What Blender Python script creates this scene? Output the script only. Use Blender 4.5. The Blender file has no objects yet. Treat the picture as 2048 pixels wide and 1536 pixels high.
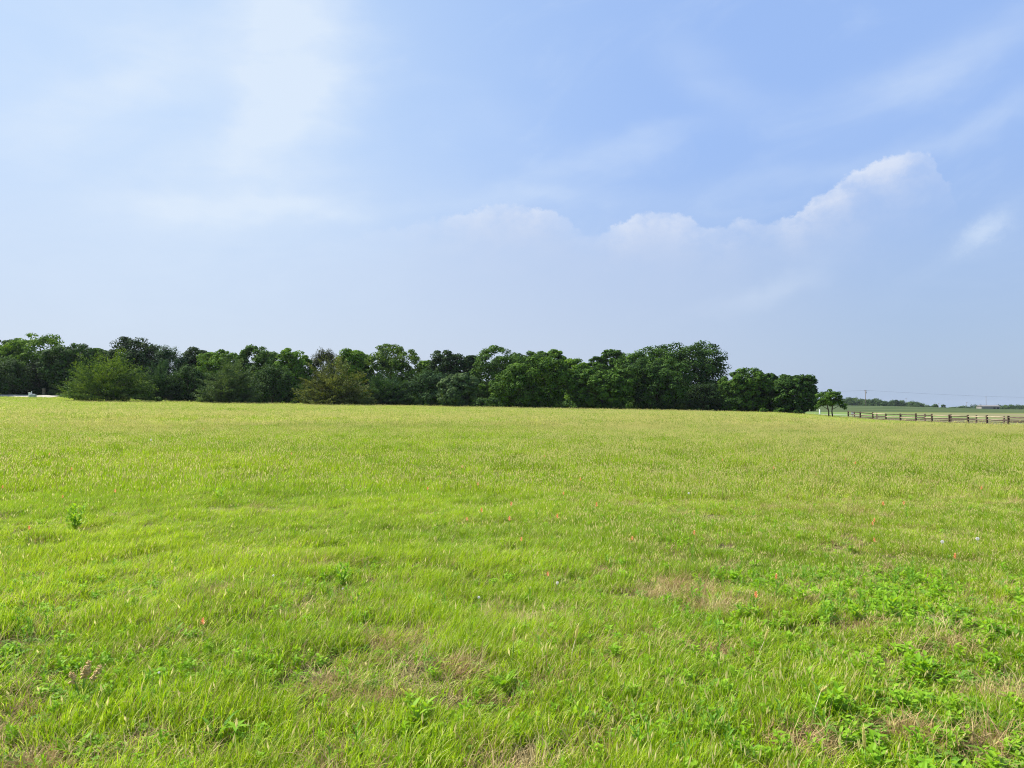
import bpy, math, random
import numpy as np
from mathutils import Vector

R = math.radians
SC = bpy.context.scene
COL = SC.collection
F = 1547.0          # focal length in photo pixels (photo is 2048 wide)
HY = 812.0          # photo row of the true horizon
CAMZ = 1.65

# ------------------------------------------------------------------ terrain
def S(x, a, b):
    t = np.clip((np.asarray(x, float) - a) / (b - a), 0, 1)
    return t * t * (3 - 2 * t)

_rs = np.random.RandomState(11)
_LAT = _rs.rand(256, 256)
def vnoise(x, y, s, seed=0):
    x = np.asarray(x, float) * s + 37.7 * seed + 500; y = np.asarray(y, float) * s + 91.3 * seed + 500
    xi = np.floor(x).astype(int); yi = np.floor(y).astype(int)
    fx = x - xi; fy = y - yi
    fx = fx * fx * (3 - 2 * fx); fy = fy * fy * (3 - 2 * fy)
    g = lambda a, b: _LAT[a % 256, b % 256]
    return (g(xi, yi) * (1 - fx) + g(xi + 1, yi) * fx) * (1 - fy) + (g(xi, yi + 1) * (1 - fx) + g(xi + 1, yi + 1) * fx) * fy
def fbm(x, y, s, seed=0, oct=3):
    v = 0; a = .5; n = 0
    for k in range(oct):
        v = v + a * vnoise(x, y, s * 2 ** k, seed + k * 3); n += a; a *= .5
    return v / n

def height(X, Y):
    X = np.asarray(X, float); Y = np.asarray(Y, float)
    Yc = np.clip(Y, 0, 150); Xc = np.clip(X, -140, 80)
    zn = Yc / 130.0 * (1.3 - .0182 * Xc) - .85 * S(X / np.maximum(Y, 1.), .32, .5) * S(Y, 30, 90)
    zn = zn + (.12 * S(Y, 129, 136) + .42 * S(Y, 136, 142.5)) * (1 - S(X, -66, -52))
    t = np.clip(X / np.maximum(Y, 60), -.7, .95)
    flat = -.15 - .35 * S(t, .43, .66)
    crest = 1.75 - 2.0 * S(t, .40, .68)
    hill = S(Y, 215, 440)
    zf = flat * (1 - hill) + crest * hill - 6.0 * S(Y, 470, 760)
    zf = zf + (1 - S(t, .2, .38)) * 1.6 * (1 - S(Y, 470, 760))
    s = S(Y, 150, 205)
    z = zn * (1 - s) + zf * s
    near = 1 - S(Y, 90, 150)
    z = z + near * S(np.hypot(X, Y), 3, 12) * ((fbm(X, Y, .12, 5, 2) - .5) * .22)
    z = z + (1 - S(Y, 25, 60)) * ((fbm(X, Y, .7, 9, 3) - .5) * .13)
    z = z + S(Y, 215, 300) * (1 - S(Y, 480, 600)) * (fbm(X, Y, .02, 2, 2) - .5) * .9
    return z
def hz(X, Y): return float(height(X, Y))
Z0 = hz(0, 0)
CZ = Z0 + CAMZ
def at(px, Y):                                   # point of the ground on the photo column px at depth Y
    X = (px - 1024.0) / F * Y
    return X, Y, hz(X, Y)
def ground_at(px, py):                           # ground point seen at a photo pixel
    Y = 8.0
    for _ in range(60):
        X = (px - 1024.0) / F * Y
        Yn = (CZ - hz(X, Y)) * F / max(py - HY, 3.0)
        Y = .6 * Y + .4 * Yn
    return (px - 1024.0) / F * Y, Y, hz((px - 1024.0) / F * Y, Y)

# ------------------------------------------------------------------ object helpers
def link(o, parent=None):
    COL.objects.link(o)
    if parent is not None: o.parent = parent
    return o
def tag(o, label=None, cat=None, group=None, kind=None):
    if label: o['label'] = label
    if cat: o['category'] = cat
    if group: o['group'] = group
    if kind: o['kind'] = kind
    return o
def empty(name, loc, rz=0.0):
    o = bpy.data.objects.new(name, None); o.empty_display_size = .3
    o.location = loc; o.rotation_euler = (0, 0, rz)
    return link(o)

class MB:                                        # mesh builder
    def __init__(s): s.v = []; s.f = []; s.m = []
    def add(s, vs, fs, mi=0):
        b = len(s.v); s.v += [tuple(v) for v in vs]
        s.f += [tuple(b + i for i in f) for f in fs]; s.m += [mi] * len(fs)
        return s
    def box(s, c, d, rz=0, ch=.0, mi=0):
        x, y, z = d[0] / 2, d[1] / 2, d[2] / 2; k = ch
        co, si = math.cos(rz), math.sin(rz); vs = []
        for zz, e in ((-z, k), (-z + k, 0), (z - k, 0), (z, k)) if k else ((-z, 0), (z, 0)):
            for sx, sy in ((-1, -1), (1, -1), (1, 1), (-1, 1)):
                a, b = sx * (x - e), sy * (y - e)
                vs.append((c[0] + a * co - b * si, c[1] + a * si + b * co, c[2] + zz))
        n = len(vs) // 4; fs = [(3, 2, 1, 0), tuple(4 * (n - 1) + i for i in range(4))]
        for r in range(n - 1):
            for i in range(4):
                j = (i + 1) % 4; fs.append((4 * r + i, 4 * r + j, 4 * r + 4 + j, 4 * r + 4 + i))
        return s.add(vs, fs, mi)
    def tube(s, pts, rad, n=7, cap=True, mi=0):
        pts = [Vector(p) for p in pts]; vs = []; fs = []
        for i, p in enumerate(pts):
            d = (pts[min(i + 1, len(pts) - 1)] - pts[max(i - 1, 0)]).normalized()
            a = d.cross(Vector((0, 1, 0)) if abs(d.y) < .9 else Vector((1, 0, 0))).normalized(); b = d.cross(a)
            r = rad[i] if hasattr(rad, '__len__') else rad
            for k in range(n):
                t = 2 * math.pi * k / n; vs.append(p + a * math.cos(t) * r + b * math.sin(t) * r)
        for i in range(len(pts) - 1):
            for k in range(n):
                j = (k + 1) % n; fs.append((i * n + k, i * n + j, i * n + n + j, i * n + n + k))
        if cap: fs += [tuple(range(n))[::-1], tuple((len(pts) - 1) * n + k for k in range(n))]
        return s.add(vs, fs, mi)
    def mesh(s, name, mats, smooth=False):
        me = bpy.data.meshes.new(name); me.from_pydata(s.v, [], s.f)
        for m in (mats if isinstance(mats, (list, tuple)) else [mats]): me.materials.append(m)
        for p, i in zip(me.polygons, s.m): p.material_index = i; p.use_smooth = smooth
        me.update(); return me
    def build(s, name, mats, parent=None, smooth=False):
        return link(bpy.data.objects.new(name, s.mesh(name, mats, smooth)), parent)

def quads_mesh(name, V, mats, mi=None):          # V: (N,4,3)
    V = np.ascontiguousarray(V, np.float32); n = len(V)
    me = bpy.data.meshes.new(name)
    me.vertices.add(n * 4); me.vertices.foreach_set('co', V.ravel())
    me.loops.add(n * 4); me.loops.foreach_set('vertex_index', np.arange(n * 4, dtype=np.int32))
    me.polygons.add(n); me.polygons.foreach_set('loop_start', np.arange(0, n * 4, 4, dtype=np.int32))
    if mi is not None: me.polygons.foreach_set('material_index', np.asarray(mi, np.int32))
    for m in (mats if isinstance(mats, (list, tuple)) else [mats]): me.materials.append(m)
    me.update(calc_edges=True); return me

# ------------------------------------------------------------------ node helpers
class NT:
    def __init__(s, tree):
        s.t = tree; s.t.nodes.clear()
    def new(s, typ, **kw):
        n = s.t.nodes.new(typ)
        for k, v in kw.items(): setattr(n, k, v)
        return n
    def put(s, sock, v):
        if v is None: return
        if isinstance(v, bpy.types.NodeSocket): s.t.links.new(v, sock)
        elif sock.type == 'RGBA' and len(v) == 3: sock.default_value = (*v, 1)
        else: sock.default_value = v
    def m(s, op, a, b=None, c=None, clamp=False):
        n = s.new('ShaderNodeMath', operation=op, use_clamp=clamp)
        for i, v in enumerate((a, b, c)): s.put(n.inputs[i], v)
        return n.outputs[0]
    def add(s, *a):
        r = a[0]
        for x in a[1:]: r = s.m('ADD', r, x)
        return r
    def mul(s, *a):
        r = a[0]
        for x in a[1:]: r = s.m('MULTIPLY', r, x)
        return r
    def sub(s, a, b): return s.m('SUBTRACT', a, b)
    def ss(s, v, a, b, lo=0., hi=1.):
        n = s.new('ShaderNodeMapRange', interpolation_type='SMOOTHSTEP')
        for i, x in enumerate((v, a, b, lo, hi)): s.put(n.inputs[i], x)
        return n.outputs[0]
    def mix(s, f, a, b, blend='MIX'):
        n = s.new('ShaderNodeMix', data_type='RGBA', blend_type=blend, clamp_factor=True)
        s.put(n.inputs[0], f); s.put(n.inputs[6], a); s.put(n.inputs[7], b)
        return n.outputs[2]
    def noise(s, vec, scale, detail=3, rough=.55, dist=0.):
        n = s.new('ShaderNodeTexNoise'); n.normalize = True
        s.put(n.inputs['Vector'], vec); s.put(n.inputs['Scale'], scale); s.put(n.inputs['Detail'], detail)
        s.put(n.inputs['Roughness'], rough); s.put(n.inputs['Distortion'], dist)
        return n.outputs[0]
    def xyz(s, x, y, z=0.):
        n = s.new('ShaderNodeCombineXYZ')
        for i, v in enumerate((x, y, z)): s.put(n.inputs[i], v)
        return n.outputs[0]
    def sep(s, v):
        n = s.new('ShaderNodeSeparateXYZ'); s.put(n.inputs[0], v); return n.outputs
    def vscale(s, v, k):
        n = s.new('ShaderNodeVectorMath', operation='MULTIPLY'); s.put(n.inputs[0], v); s.put(n.inputs[1], k); return n.outputs[0]

def material(name):
    m = bpy.data.materials.new(name); m.use_nodes = True
    return m, NT(m.node_tree)
def finish(m, nt, sh):
    o = nt.new('ShaderNodeOutputMaterial'); nt.put(o.inputs[0], sh); return m
def pbr(nt, col, rough=.8, spec=.3, bump=None, bstr=.3, bdist=.02):
    b = nt.new('ShaderNodeBsdfPrincipled'); nt.put(b.inputs['Base Color'], col); nt.put(b.inputs['Roughness'], rough)
    nt.put(b.inputs['Specular IOR Level'], spec)
    if bump is not None:
        bp = nt.new('ShaderNodeBump'); nt.put(bp.inputs['Height'], bump); bp.inputs['Strength'].default_value = bstr; bp.inputs['Distance'].default_value = bdist
        nt.put(b.inputs['Normal'], bp.outputs[0])
    return b.outputs[0]
def leafy(nt, col, tcol, trans=.4, rough=.55, spec=.25):
    p = pbr(nt, col, rough, spec)
    t = nt.new('ShaderNodeBsdfTranslucent'); nt.put(t.inputs[0], tcol)
    mx = nt.new('ShaderNodeMixShader'); mx.inputs[0].default_value = trans
    nt.put(mx.inputs[1], p); nt.put(mx.inputs[2], t.outputs[0]); return mx.outputs[0]

def simple(name, c1, c2, scale=4., rough=.8, stretch=(1, 1, 1), spec=.3, bump=.0):
    m, n = material(name)
    g = n.new('ShaderNodeNewGeometry')
    f = n.noise(n.vscale(g.outputs['Position'], stretch), scale, 5, .6)
    return finish(m, n, pbr(n, n.mix(n.ss(f, .3, .7), c1, c2), rough, spec, f if bump else None, bump))

def leaf_mat(name, c1, c2, scale=.8, trans=.22, tmul=(1.5, 1.35, .7), spec=.08):
    m, n = material(name)
    g = n.new('ShaderNodeNewGeometry')
    f = n.noise(g.outputs['Position'], scale, 2)
    rnd = g.outputs['Random Per Island']
    k = n.m('ADD', n.mul(n.ss(f, .3, .7), .6), n.mul(rnd, .4))
    c = n.mix(n.ss(k, .05, .95), c1, tuple(v * 1.35 for v in c2))
    t = n.mix(1., c, tmul, 'MULTIPLY')
    return finish(m, n, leafy(n, c, t, trans, .7, spec))

# meadow colour, shared by the grass blades and the sheet under them: species patches by world position
def meadow_patches(n):
    g = n.new('ShaderNodeNewGeometry'); P = g.outputs['Position']; x, y, z = n.sep(P)
    big = n.noise(P, .07, 3, .5); med = n.noise(P, .35, 3, .55); fine = n.noise(P, 1.6, 2, .5)
    band = n.noise(n.vscale(P, (.035, .11, 0.)), 1., 3, .55)
    return g, P, x, y, big, med, fine, band
C_YG = (.375, .515, .013); C_GRN = (.30, .45, .012); C_PALE = (.41, .47, .11); C_STRAW = (.54, .47, .20)
def meadow_colour(n, tip=None):
    g, P, x, y, big, med, fine, band = meadow_patches(n)
    c = n.mix(n.ss(n.add(med, n.mul(n.sub(fine, .5), .35)), .38, .62), C_GRN, C_YG)
    right = n.ss(n.add(x, n.mul(n.sub(big, .5), 26.)), -2., 14.)
    pale = n.mul(right, n.ss(n.add(band, n.mul(n.sub(med, .5), .4)), .36, .62), n.ss(y, 6., 17., .25, .8))
    c = n.mix(pale, c, C_PALE)
    deep = n.noise(n.vscale(P, (.045, .16, 0.)), 1., 4, .6, .3)
    c = n.mix(n.mul(n.ss(deep, .47, .64), .75), c, (.195, .335, .010))
    lane = n.add(x, n.mul(y, .274), n.mul(n.mul(y, y), -.0016), n.mul(n.sub(big, .5), 2.2))
    st = n.ss(n.m('SINE', n.mul(lane, 2.3)), .1, .9)
    c = n.mix(n.mul(st, n.ss(med, .3, .6), n.ss(x, 16., 4.), n.ss(y, 9., 16.), .42), c, (.41, .55, .03))
    far = n.mul(n.ss(y, 22., 42.), n.ss(n.add(band, n.mul(n.sub(med, .5), .5)), .40, .60))
    c = n.mix(n.mul(far, .45), c, (.38, .44, .11))
    belt = n.mul(n.ss(n.add(y, n.mul(n.sub(big, .5), 30.)), 34., 44.), n.ss(n.add(y, n.mul(n.sub(big, .5), 30.)), 84., 62.))
    c = n.mix(n.mul(belt, n.ss(med, .35, .6), .6), c, C_STRAW)
    return c, g, x, y

def grass_material(name, mul=1.0, straw=0.0):
    m, n = material(name)
    c, g, x, y = meadow_colour(n)
    rnd = g.outputs['Random Per Island']
    oi = n.new('ShaderNodeObjectInfo')
    c = n.mix(n.ss(rnd, .80, 1.0, 0., .8), c, (.62, .60, .26))
    c = n.mix(n.ss(rnd, .05, .42, .85, 0.), c, (.085, .20, .008))
    v = n.add(.78, n.mul(oi.outputs['Random'], .44))
    c = n.mix(1., c, n.xyz(v, v, v), 'MULTIPLY')
    if mul != 1.0: c = n.mix(1., c, (mul, mul, mul), 'MULTIPLY')
    t = n.mix(1., c, (1.15, 1.12, .75), 'MULTIPLY')
    return finish(m, n, leafy(n, c, t, .45, .5, .14))

def straw_material():
    m, n = material('dry_grass')
    g = n.new('ShaderNodeNewGeometry'); rnd = g.outputs['Random Per Island']
    c = n.mix(rnd, (.56, .43, .19), (.34, .21, .095))
    c = n.mix(n.ss(n.noise(g.outputs['Position'], 2.2, 2), .5, .7), c, (.62, .50, .24))
    return finish(m, n, leafy(n, c, c, .25, .7, .2))
def seed_material():
    m, n = material('seed_heads')
    g = n.new('ShaderNodeNewGeometry'); rnd = g.outputs['Random Per Island']
    return finish(m, n, leafy(n, n.mix(rnd, (.66, .58, .26), (.60, .60, .20)), (.80, .72, .30), .5, .6, .1))
def weed_material(name, c1, c2):
    m, n = material(name)
    g = n.new('ShaderNodeNewGeometry'); rnd = g.outputs['Random Per Island']
    oi = n.new('ShaderNodeObjectInfo')
    k = n.add(n.mul(rnd, .5), n.mul(oi.outputs['Random'], .5))
    c = n.mix(k, c1, c2)
    return finish(m, n, leafy(n, c, n.mix(1., c, (1.4, 1.25, .6), 'MULTIPLY'), .42, .55, .15))

# ------------------------------------------------------------------ ground
def ground_material():
    m, n = material('ground')
    c, g, x, y = meadow_colour(n)
    P = g.outputs['Position']
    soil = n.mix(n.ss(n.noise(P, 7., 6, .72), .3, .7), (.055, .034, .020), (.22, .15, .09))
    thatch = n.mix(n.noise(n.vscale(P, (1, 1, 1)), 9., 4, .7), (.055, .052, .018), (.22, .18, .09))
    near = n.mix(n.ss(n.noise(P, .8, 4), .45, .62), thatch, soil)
    c2 = n.mix(1., c, (.55, .55, .55), 'MULTIPLY')  # meadow colour darkened, standing in for the shade between blades
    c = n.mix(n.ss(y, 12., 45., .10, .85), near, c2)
    # paddock and lane country past the field
    oth = n.noise(n.vscale(P, (.012, .05, 0.)), 1., 4)
    tan = n.mix(n.ss(oth, .35, .65), (.20, .165, .095), (.15, .18, .055))
    pad = n.mul(n.ss(x, 57.0, 58.4), n.ss(y, 20., 50.), n.ss(y, 235., 205.))
    c = n.mix(pad, c, tan)
    hillc = n.mix(n.ss(n.noise(n.vscale(P, (.02, .03, 0.)), 1., 5, .65), .35, .68), (.045, .072, .022), (.085, .105, .040))
    c = n.mix(n.ss(y, 205., 250.), c, hillc)
    lightband = n.mul(n.ss(y, 150., 165.), n.ss(y, 240., 205.), n.ss(x, 112., 85.))
    c = n.mix(lightband, c, (.13, .20, .05))
    f = n.noise(P, 14., 5, .7)
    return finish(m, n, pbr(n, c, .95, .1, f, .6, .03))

def axis(stops):
    out = []
    for (a, b, st) in stops: out += list(np.arange(a, b - 1e-6, st))
    return np.array(out + [stops[-1][1]])
gx = axis([(-2400, -400, 100), (-400, -140, 20), (-140, -30, 3), (-30, -12, .8), (-12, 12, .3), (12, 30, .8), (30, 140, 2.5), (140, 600, 14), (600, 2400, 100)])
gy = axis([(-60, -4, 7), (-4, 16, .3), (16, 40, .8), (40, 210, 2.2), (210, 800, 9), (800, 2600, 100)])
GX, GY = np.meshgrid(gx, gy)
GZ = height(GX, GY)
nv = GX.size
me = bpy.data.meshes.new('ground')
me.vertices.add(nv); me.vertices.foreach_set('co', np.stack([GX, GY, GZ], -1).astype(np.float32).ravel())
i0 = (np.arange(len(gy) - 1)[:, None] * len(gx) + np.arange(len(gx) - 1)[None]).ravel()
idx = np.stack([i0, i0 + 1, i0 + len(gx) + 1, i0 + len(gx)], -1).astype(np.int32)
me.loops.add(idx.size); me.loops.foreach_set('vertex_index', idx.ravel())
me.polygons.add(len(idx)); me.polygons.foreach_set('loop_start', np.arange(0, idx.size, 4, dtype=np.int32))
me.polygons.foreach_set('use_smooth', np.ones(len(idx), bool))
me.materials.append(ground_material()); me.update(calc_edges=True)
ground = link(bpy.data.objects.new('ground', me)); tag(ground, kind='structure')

# pale lane at the far left and the one beyond the double tree
def strip(name, pts, width, mat, lift=.02):
    mb = MB(); vs = []; fs = []
    P = [Vector(p) for p in pts]
    for i, p in enumerate(P):
        d = (P[min(i + 1, len(P) - 1)] - P[max(i - 1, 0)]).normalized(); nrm = Vector((-d.y, d.x))
        for k in (-.5, -.17, .17, .5):
            q = p + nrm * width * k; vs.append((q.x, q.y, hz(q.x, q.y) + lift + (.03 if abs(k) < .3 else 0)))
    for i in range(len(P) - 1):
        for k in range(3): a = i * 4 + k; fs.append((a, a + 1, a + 5, a + 4))
    mb.add(vs, fs); return tag(mb.build(name, mat, smooth=True), kind='structure')
M_ROAD = simple('pale_gravel', (.36, .33, .27), (.46, .42, .36), 1.5, .95, bump=.2)
strip('road', [(-160 + 3 * k, 139.0 + .02 * k) for k in range(27)], 3.8, M_ROAD)
strip('lane', [(66 + 2.0 * k, 176 + .25 * k) for k in range(8)], 3.0, M_ROAD)

# ------------------------------------------------------------------ grass
rng = np.random.RandomState(4)
def blades(n, rad, L, w, lean, leandir=None, segs=3, curve=.6, spread=1.0, zlo=0.0):
    """quads (N,4,3) of n tapered bent blades"""
    r = rad * np.sqrt(rng.rand(n)); th = rng.rand(n) * 2 * np.pi
    base = np.stack([r * np.cos(th), r * np.sin(th), np.full(n, zlo)], -1)
    ph = th + rng.randn(n) * .8 if leandir is None else leandir + rng.randn(n) * 1.0 * spread
    ln = L * (.55 + .6 * rng.rand(n)); le = np.clip(lean * (.45 + 1.0 * rng.rand(n)), .02, 1.45)
    wd = w * (.7 + .6 * rng.rand(n))
    dirh = np.stack([np.cos(ph), np.sin(ph), 0 * ph], -1)
    fa = rng.rand(n) * 2 * np.pi
    side = np.stack([np.cos(fa), np.sin(fa), 0 * fa], -1)
    side -= dirh * (side * dirh).sum(-1, keepdims=True) * .5
    side /= np.linalg.norm(side, axis=-1, keepdims=True)
    pts = [base]; a = le * (1 - curve)
    for s in range(segs):
        st = ln / segs
        pts.append(pts[-1] + (dirh * np.sin(a)[:, None] + np.array([0, 0, 1.]) * np.cos(a)[:, None]) * st[:, None])
        a = np.minimum(a + le * 2 * curve / segs, 2.0)
    prof = {1: [1, .1], 2: [1, .85, .08], 3: [.8, 1, .7, .06]}[segs]
    Q = []
    for s in range(segs):
        l0, l1 = wd * prof[s] / 2, wd * prof[s + 1] / 2
        Q.append(np.stack([pts[s] - side * l0[:, None], pts[s] + side * l0[:, None], pts[s + 1] + side * l1[:, None], pts[s + 1] - side * l1[:, None]], 1))
    return Q, pts[-1], dirh

def blade_mesh(name, specs, mats):
    """specs: list of (blades-args, material index, seed head?) -> one mesh; blade segments share vertices so that each blade is one island"""
    V = []; Fc = []; MI = []; nb = 0
    for kw, mi, seed in specs:
        Q, tip, dh = blades(**kw)
        n = len(tip); segs = len(Q)
        for i in range(n):
            vs = [Q[0][i][0], Q[0][i][1]]
            for s in range(segs): vs += [Q[s][i][3], Q[s][i][2]]
            b = len(V); V += [tuple(v) for v in vs]
            for s in range(segs):
                Fc.append((b + 2 * s, b + 2 * s + 1, b + 2 * s + 3, b + 2 * s + 2)); MI.append(mi)
            if seed:
                h = seed * (.7 + .6 * rng.rand()); wv = h * .13; t = tip[i] - np.array([0, 0, .01]); d = np.array([dh[i][0] * .3, dh[i][1] * .3, .95]) * h
                for a in (0, 1.57):
                    sd = np.array([math.cos(a), math.sin(a), 0]) * wv
                    b = len(V); V += [tuple(t), tuple(t + d * .45 + sd), tuple(t + d), tuple(t + d * .45 - sd)]
                    Fc.append((b, b + 1, b + 2, b + 3)); MI.append(seed and 1)
    me = bpy.data.meshes.new(name); me.from_pydata(V, [], Fc)
    for m in mats: me.materials.append(m)
    me.polygons.foreach_set('material_index', np.array(MI, np.int32)); me.update()
    return me

M_GRASS = grass_material('grass_blades'); M_SEED = seed_material(); M_STRAW = straw_material()
M_WEED = weed_material('weed_leaves', (.17, .37, .015), (.34, .52, .035))
M_WEED2 = weed_material('weed_leaves_cool', (.12, .29, .025), (.25, .42, .06))

LIB = {}
def lib(coll, name, me):
    c = LIB.get(coll)
    if c is None: c = LIB[coll] = bpy.data.collections.new(coll)
    o = bpy.data.objects.new(name, me); c.objects.link(o)

WIND = .15
GM = [M_GRASS, M_SEED, M_STRAW]
def B(**k): return k
# near: windswept (0,1,2), upright (3,4,5) ; middle 6,7,8 ; far 9,10,11
for k in range(3):
    lib('tufts', f'tuft_{k:02d}', blade_mesh('tuft', [(B(n=64, rad=.13, L=.125, w=.0045, lean=.95, leandir=WIND, segs=3), 0, 0), (B(n=7, rad=.13, L=.12, w=.004, lean=1.2, leandir=WIND, segs=3), 2, 0)], GM))
for k in range(3):
    lib('tufts', f'tuft_{3 + k:02d}', blade_mesh('tuft', [(B(n=62, rad=.12, L=.100, w=.0050, lean=.66, segs=3), 0, 0), (B(n=(0, 1, 2)[k], rad=.12, L=.17, w=.0022, lean=.3, segs=3, curve=.3), 0, .035), (B(n=9, rad=.14, L=.10, w=.004, lean=1.0, segs=3), 2, 0)], GM))
for k in range(3):
    lib('tufts', f'tuft_{6 + k:02d}', blade_mesh('tuft', [(B(n=44, rad=.20, L=.16, w=.009, lean=.7, leandir=WIND if k != 2 else None, segs=2), 0, 0), (B(n=3 * k, rad=.22, L=.23, w=.005, lean=.35, segs=2, curve=.3), 0, .05), (B(n=4, rad=.2, L=.2, w=.007, lean=.8, segs=2), 2, 0)], GM))
for k in range(3):
    lib('tufts', f'tuft_{9 + k:02d}', blade_mesh('tuft', [(B(n=32, rad=.40, L=.20, w=.024, lean=.7, leandir=WIND if k == 0 else None, segs=1), 0, 0), (B(n=4 * k, rad=.4, L=.30, w=.010, lean=.4, segs=1, curve=.3), 0, .07)], GM))
lib('thatch', 'thatch_00', blade_mesh('thatch', [(B(n=70, rad=.17, L=.11, w=.0035, lean=1.45, segs=3, curve=.45, zlo=.004), 0, 0)], [M_STRAW, M_SEED]))
lib('thatch', 'thatch_01', blade_mesh('thatch', [(B(n=60, rad=.13, L=.09, w=.003, lean=1.3, segs=3, curve=.5, zlo=.004), 0, 0)], [M_STRAW, M_SEED]))
lib('thatch', 'thatch_02', blade_mesh('thatch', [(B(n=30, rad=.12, L=.20, w=.003, lean=1.0, leandir=WIND, segs=3), 0, 0)], [M_STRAW, M_SEED]))

def leaf_blade(mb, p, az, tilt, L, W, fold=.25, droop=.5, mi=0, nseg=5):
    """ovate or lanceolate leaf: two halves folded along the midrib"""
    h = Vector((math.cos(az), math.sin(az), 0)); sd = Vector((-math.sin(az), math.cos(az), 0)); up = Vector((0, 0, 1))
    c = Vector(p); a = tilt; vs = []
    for i in range(nseg + 1):
        t = i / nseg
        w = W * .5 * (math.sin(math.pi * min(1, t * .93 + .06)) ** .8) * (1.15 - .5 * t)
        if i == nseg: w = W * .01
        nrm = (-h * math.sin(a) + up * math.cos(a))
        vs += [c + sd * w + nrm * w * fold, c, c - sd * w + nrm * w * fold]
        c = c + (h * math.cos(a) + up * math.sin(a)) * (L / nseg)
        a -= droop / nseg
    fs = []
    for i in range(nseg):
        b = i * 3; fs += [(b, b + 1, b + 4, b + 3), (b + 1, b + 2, b + 5, b + 4)]
    mb.add(vs, fs, mi)

def weed_mb(seed, kind):
    r = random.Random(seed); mb = MB()
    if kind == 'lance':                          # upright stem of long narrow leaves
        H = .17 * r.uniform(.8, 1.2); mb.tube([(0, 0, 0), (.005, 0, H * .5), (.012, .004, H)], [.003, .0025, .0015], 5, False)
        for k in range(15):
            t = k / 15; leaf_blade(mb, (.012 * t, .004 * t, H * (.1 + .9 * t)), k * 2.4 + r.random(), r.uniform(.5, 1.0) + .4 * t, r.uniform(.06, .10) * (1.1 - .5 * t), r.uniform(.012, .018))
    elif kind == 'ovate':                        # bushy broad leaves in pairs
        for s in range(3):
            a = s * 2.1 + r.random(); H = r.uniform(.09, .16); q = Vector((math.cos(a) * .03, math.sin(a) * .03, H))
            mb.tube([(0, 0, 0), q * .5 + Vector((0, 0, .01)), q], [.0025, .002, .0012], 5, False)
            for k in range(8):
                t = .2 + .8 * k / 8; leaf_blade(mb, q * t, a + k * 2.3 + r.random() * .5, r.uniform(.2, .9), r.uniform(.035, .065), r.uniform(.018, .03))
    elif kind == 'rosette':                      # flat ground rosette
        for k in range(10): leaf_blade(mb, (0, 0, .01), k * 2.4 + r.random() * .4, r.uniform(.3, .9), r.uniform(.07, .12), r.uniform(.022, .034), droop=.8)
    elif kind == 'clover':
        for k in range(22):
            a = r.random() * 6.28; d = r.uniform(.01, .1); h = r.uniform(.03, .09); p = Vector((math.cos(a) * d, math.sin(a) * d, h))
            b0 = r.random() * 6
            for j in range(3): leaf_blade(mb, p, b0 + j * 2.1, r.uniform(-.1, .4), .022, .018, nseg=3)
    return mb
for i, k in enumerate(['clover', 'lance', 'lance', 'ovate', 'ovate', 'rosette']):
    lib('broadleaf', f'broadleaf_{i:02d}', weed_mb(20 + i, k).mesh('broadleaf', [M_WEED2 if i in (0, 2) else M_WEED]))

def scatter_tree(coll):
    gt = bpy.data.node_groups.new('scatter_' + coll.name, 'GeometryNodeTree')
    gt.interface.new_socket('Geometry', in_out='INPUT', socket_type='NodeSocketGeometry')
    gt.interface.new_socket('Geometry', in_out='OUTPUT', socket_type='NodeSocketGeometry')
    N = gt.nodes; L = gt.links
    gi = N.new('NodeGroupInput'); go = N.new('NodeGroupOutput')
    ip = N.new('GeometryNodeInstanceOnPoints'); ci = N.new('GeometryNodeCollectionInfo')
    ci.inputs[0].default_value = coll; ci.inputs['Separate Children'].default_value = True; ci.inputs['Reset Children'].default_value = True
    def attr(nm, dt):
        a = N.new('GeometryNodeInputNamedAttribute'); a.data_type = dt; a.inputs[0].default_value = nm
        return [o for o in a.outputs if o.enabled][0]
    L.new(gi.outputs[0], ip.inputs['Points']); L.new(ci.outputs[0], ip.inputs['Instance'])
    ip.inputs['Pick Instance'].default_value = True
    L.new(attr('pick', 'INT'), ip.inputs['Instance Index'])
    er = N.new('FunctionNodeEulerToRotation'); L.new(attr('rot', 'FLOAT_VECTOR'), er.inputs[0]); L.new(er.outputs[0], ip.inputs['Rotation'])
    L.new(attr('scl', 'FLOAT_VECTOR'), ip.inputs['Scale']); L.new(ip.outputs[0], go.inputs[0])
    return gt

def scatter(name, coll, X, Y, pick, rz, sx, sz, label=None, cat=None, tilt=.12):
    n = len(X); me = bpy.data.meshes.new(name); me.vertices.add(n)
    co = np.stack([X, Y, height(X, Y) - .006], -1).astype(np.float32); me.vertices.foreach_set('co', co.ravel())
    a = me.attributes.new('pick', 'INT', 'POINT'); a.data.foreach_set('value', np.asarray(pick, np.int32))
    a = me.attributes.new('rot', 'FLOAT_VECTOR', 'POINT'); a.data.foreach_set('vector', np.stack([rng.randn(n) * tilt, rng.randn(n) * tilt, rz], -1).astype(np.float32).ravel())
    a = me.attributes.new('scl', 'FLOAT_VECTOR', 'POINT'); a.data.foreach_set('vector', np.stack([sx, sx, sz], -1).astype(np.float32).ravel())
    me.update(); o = link(bpy.data.objects.new(name, me)); tag(o, label, cat, None, 'stuff')
    md = o.modifiers.new('scatter', 'NODES'); md.node_group = scatter_tree(LIB[coll]); return o

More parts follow.
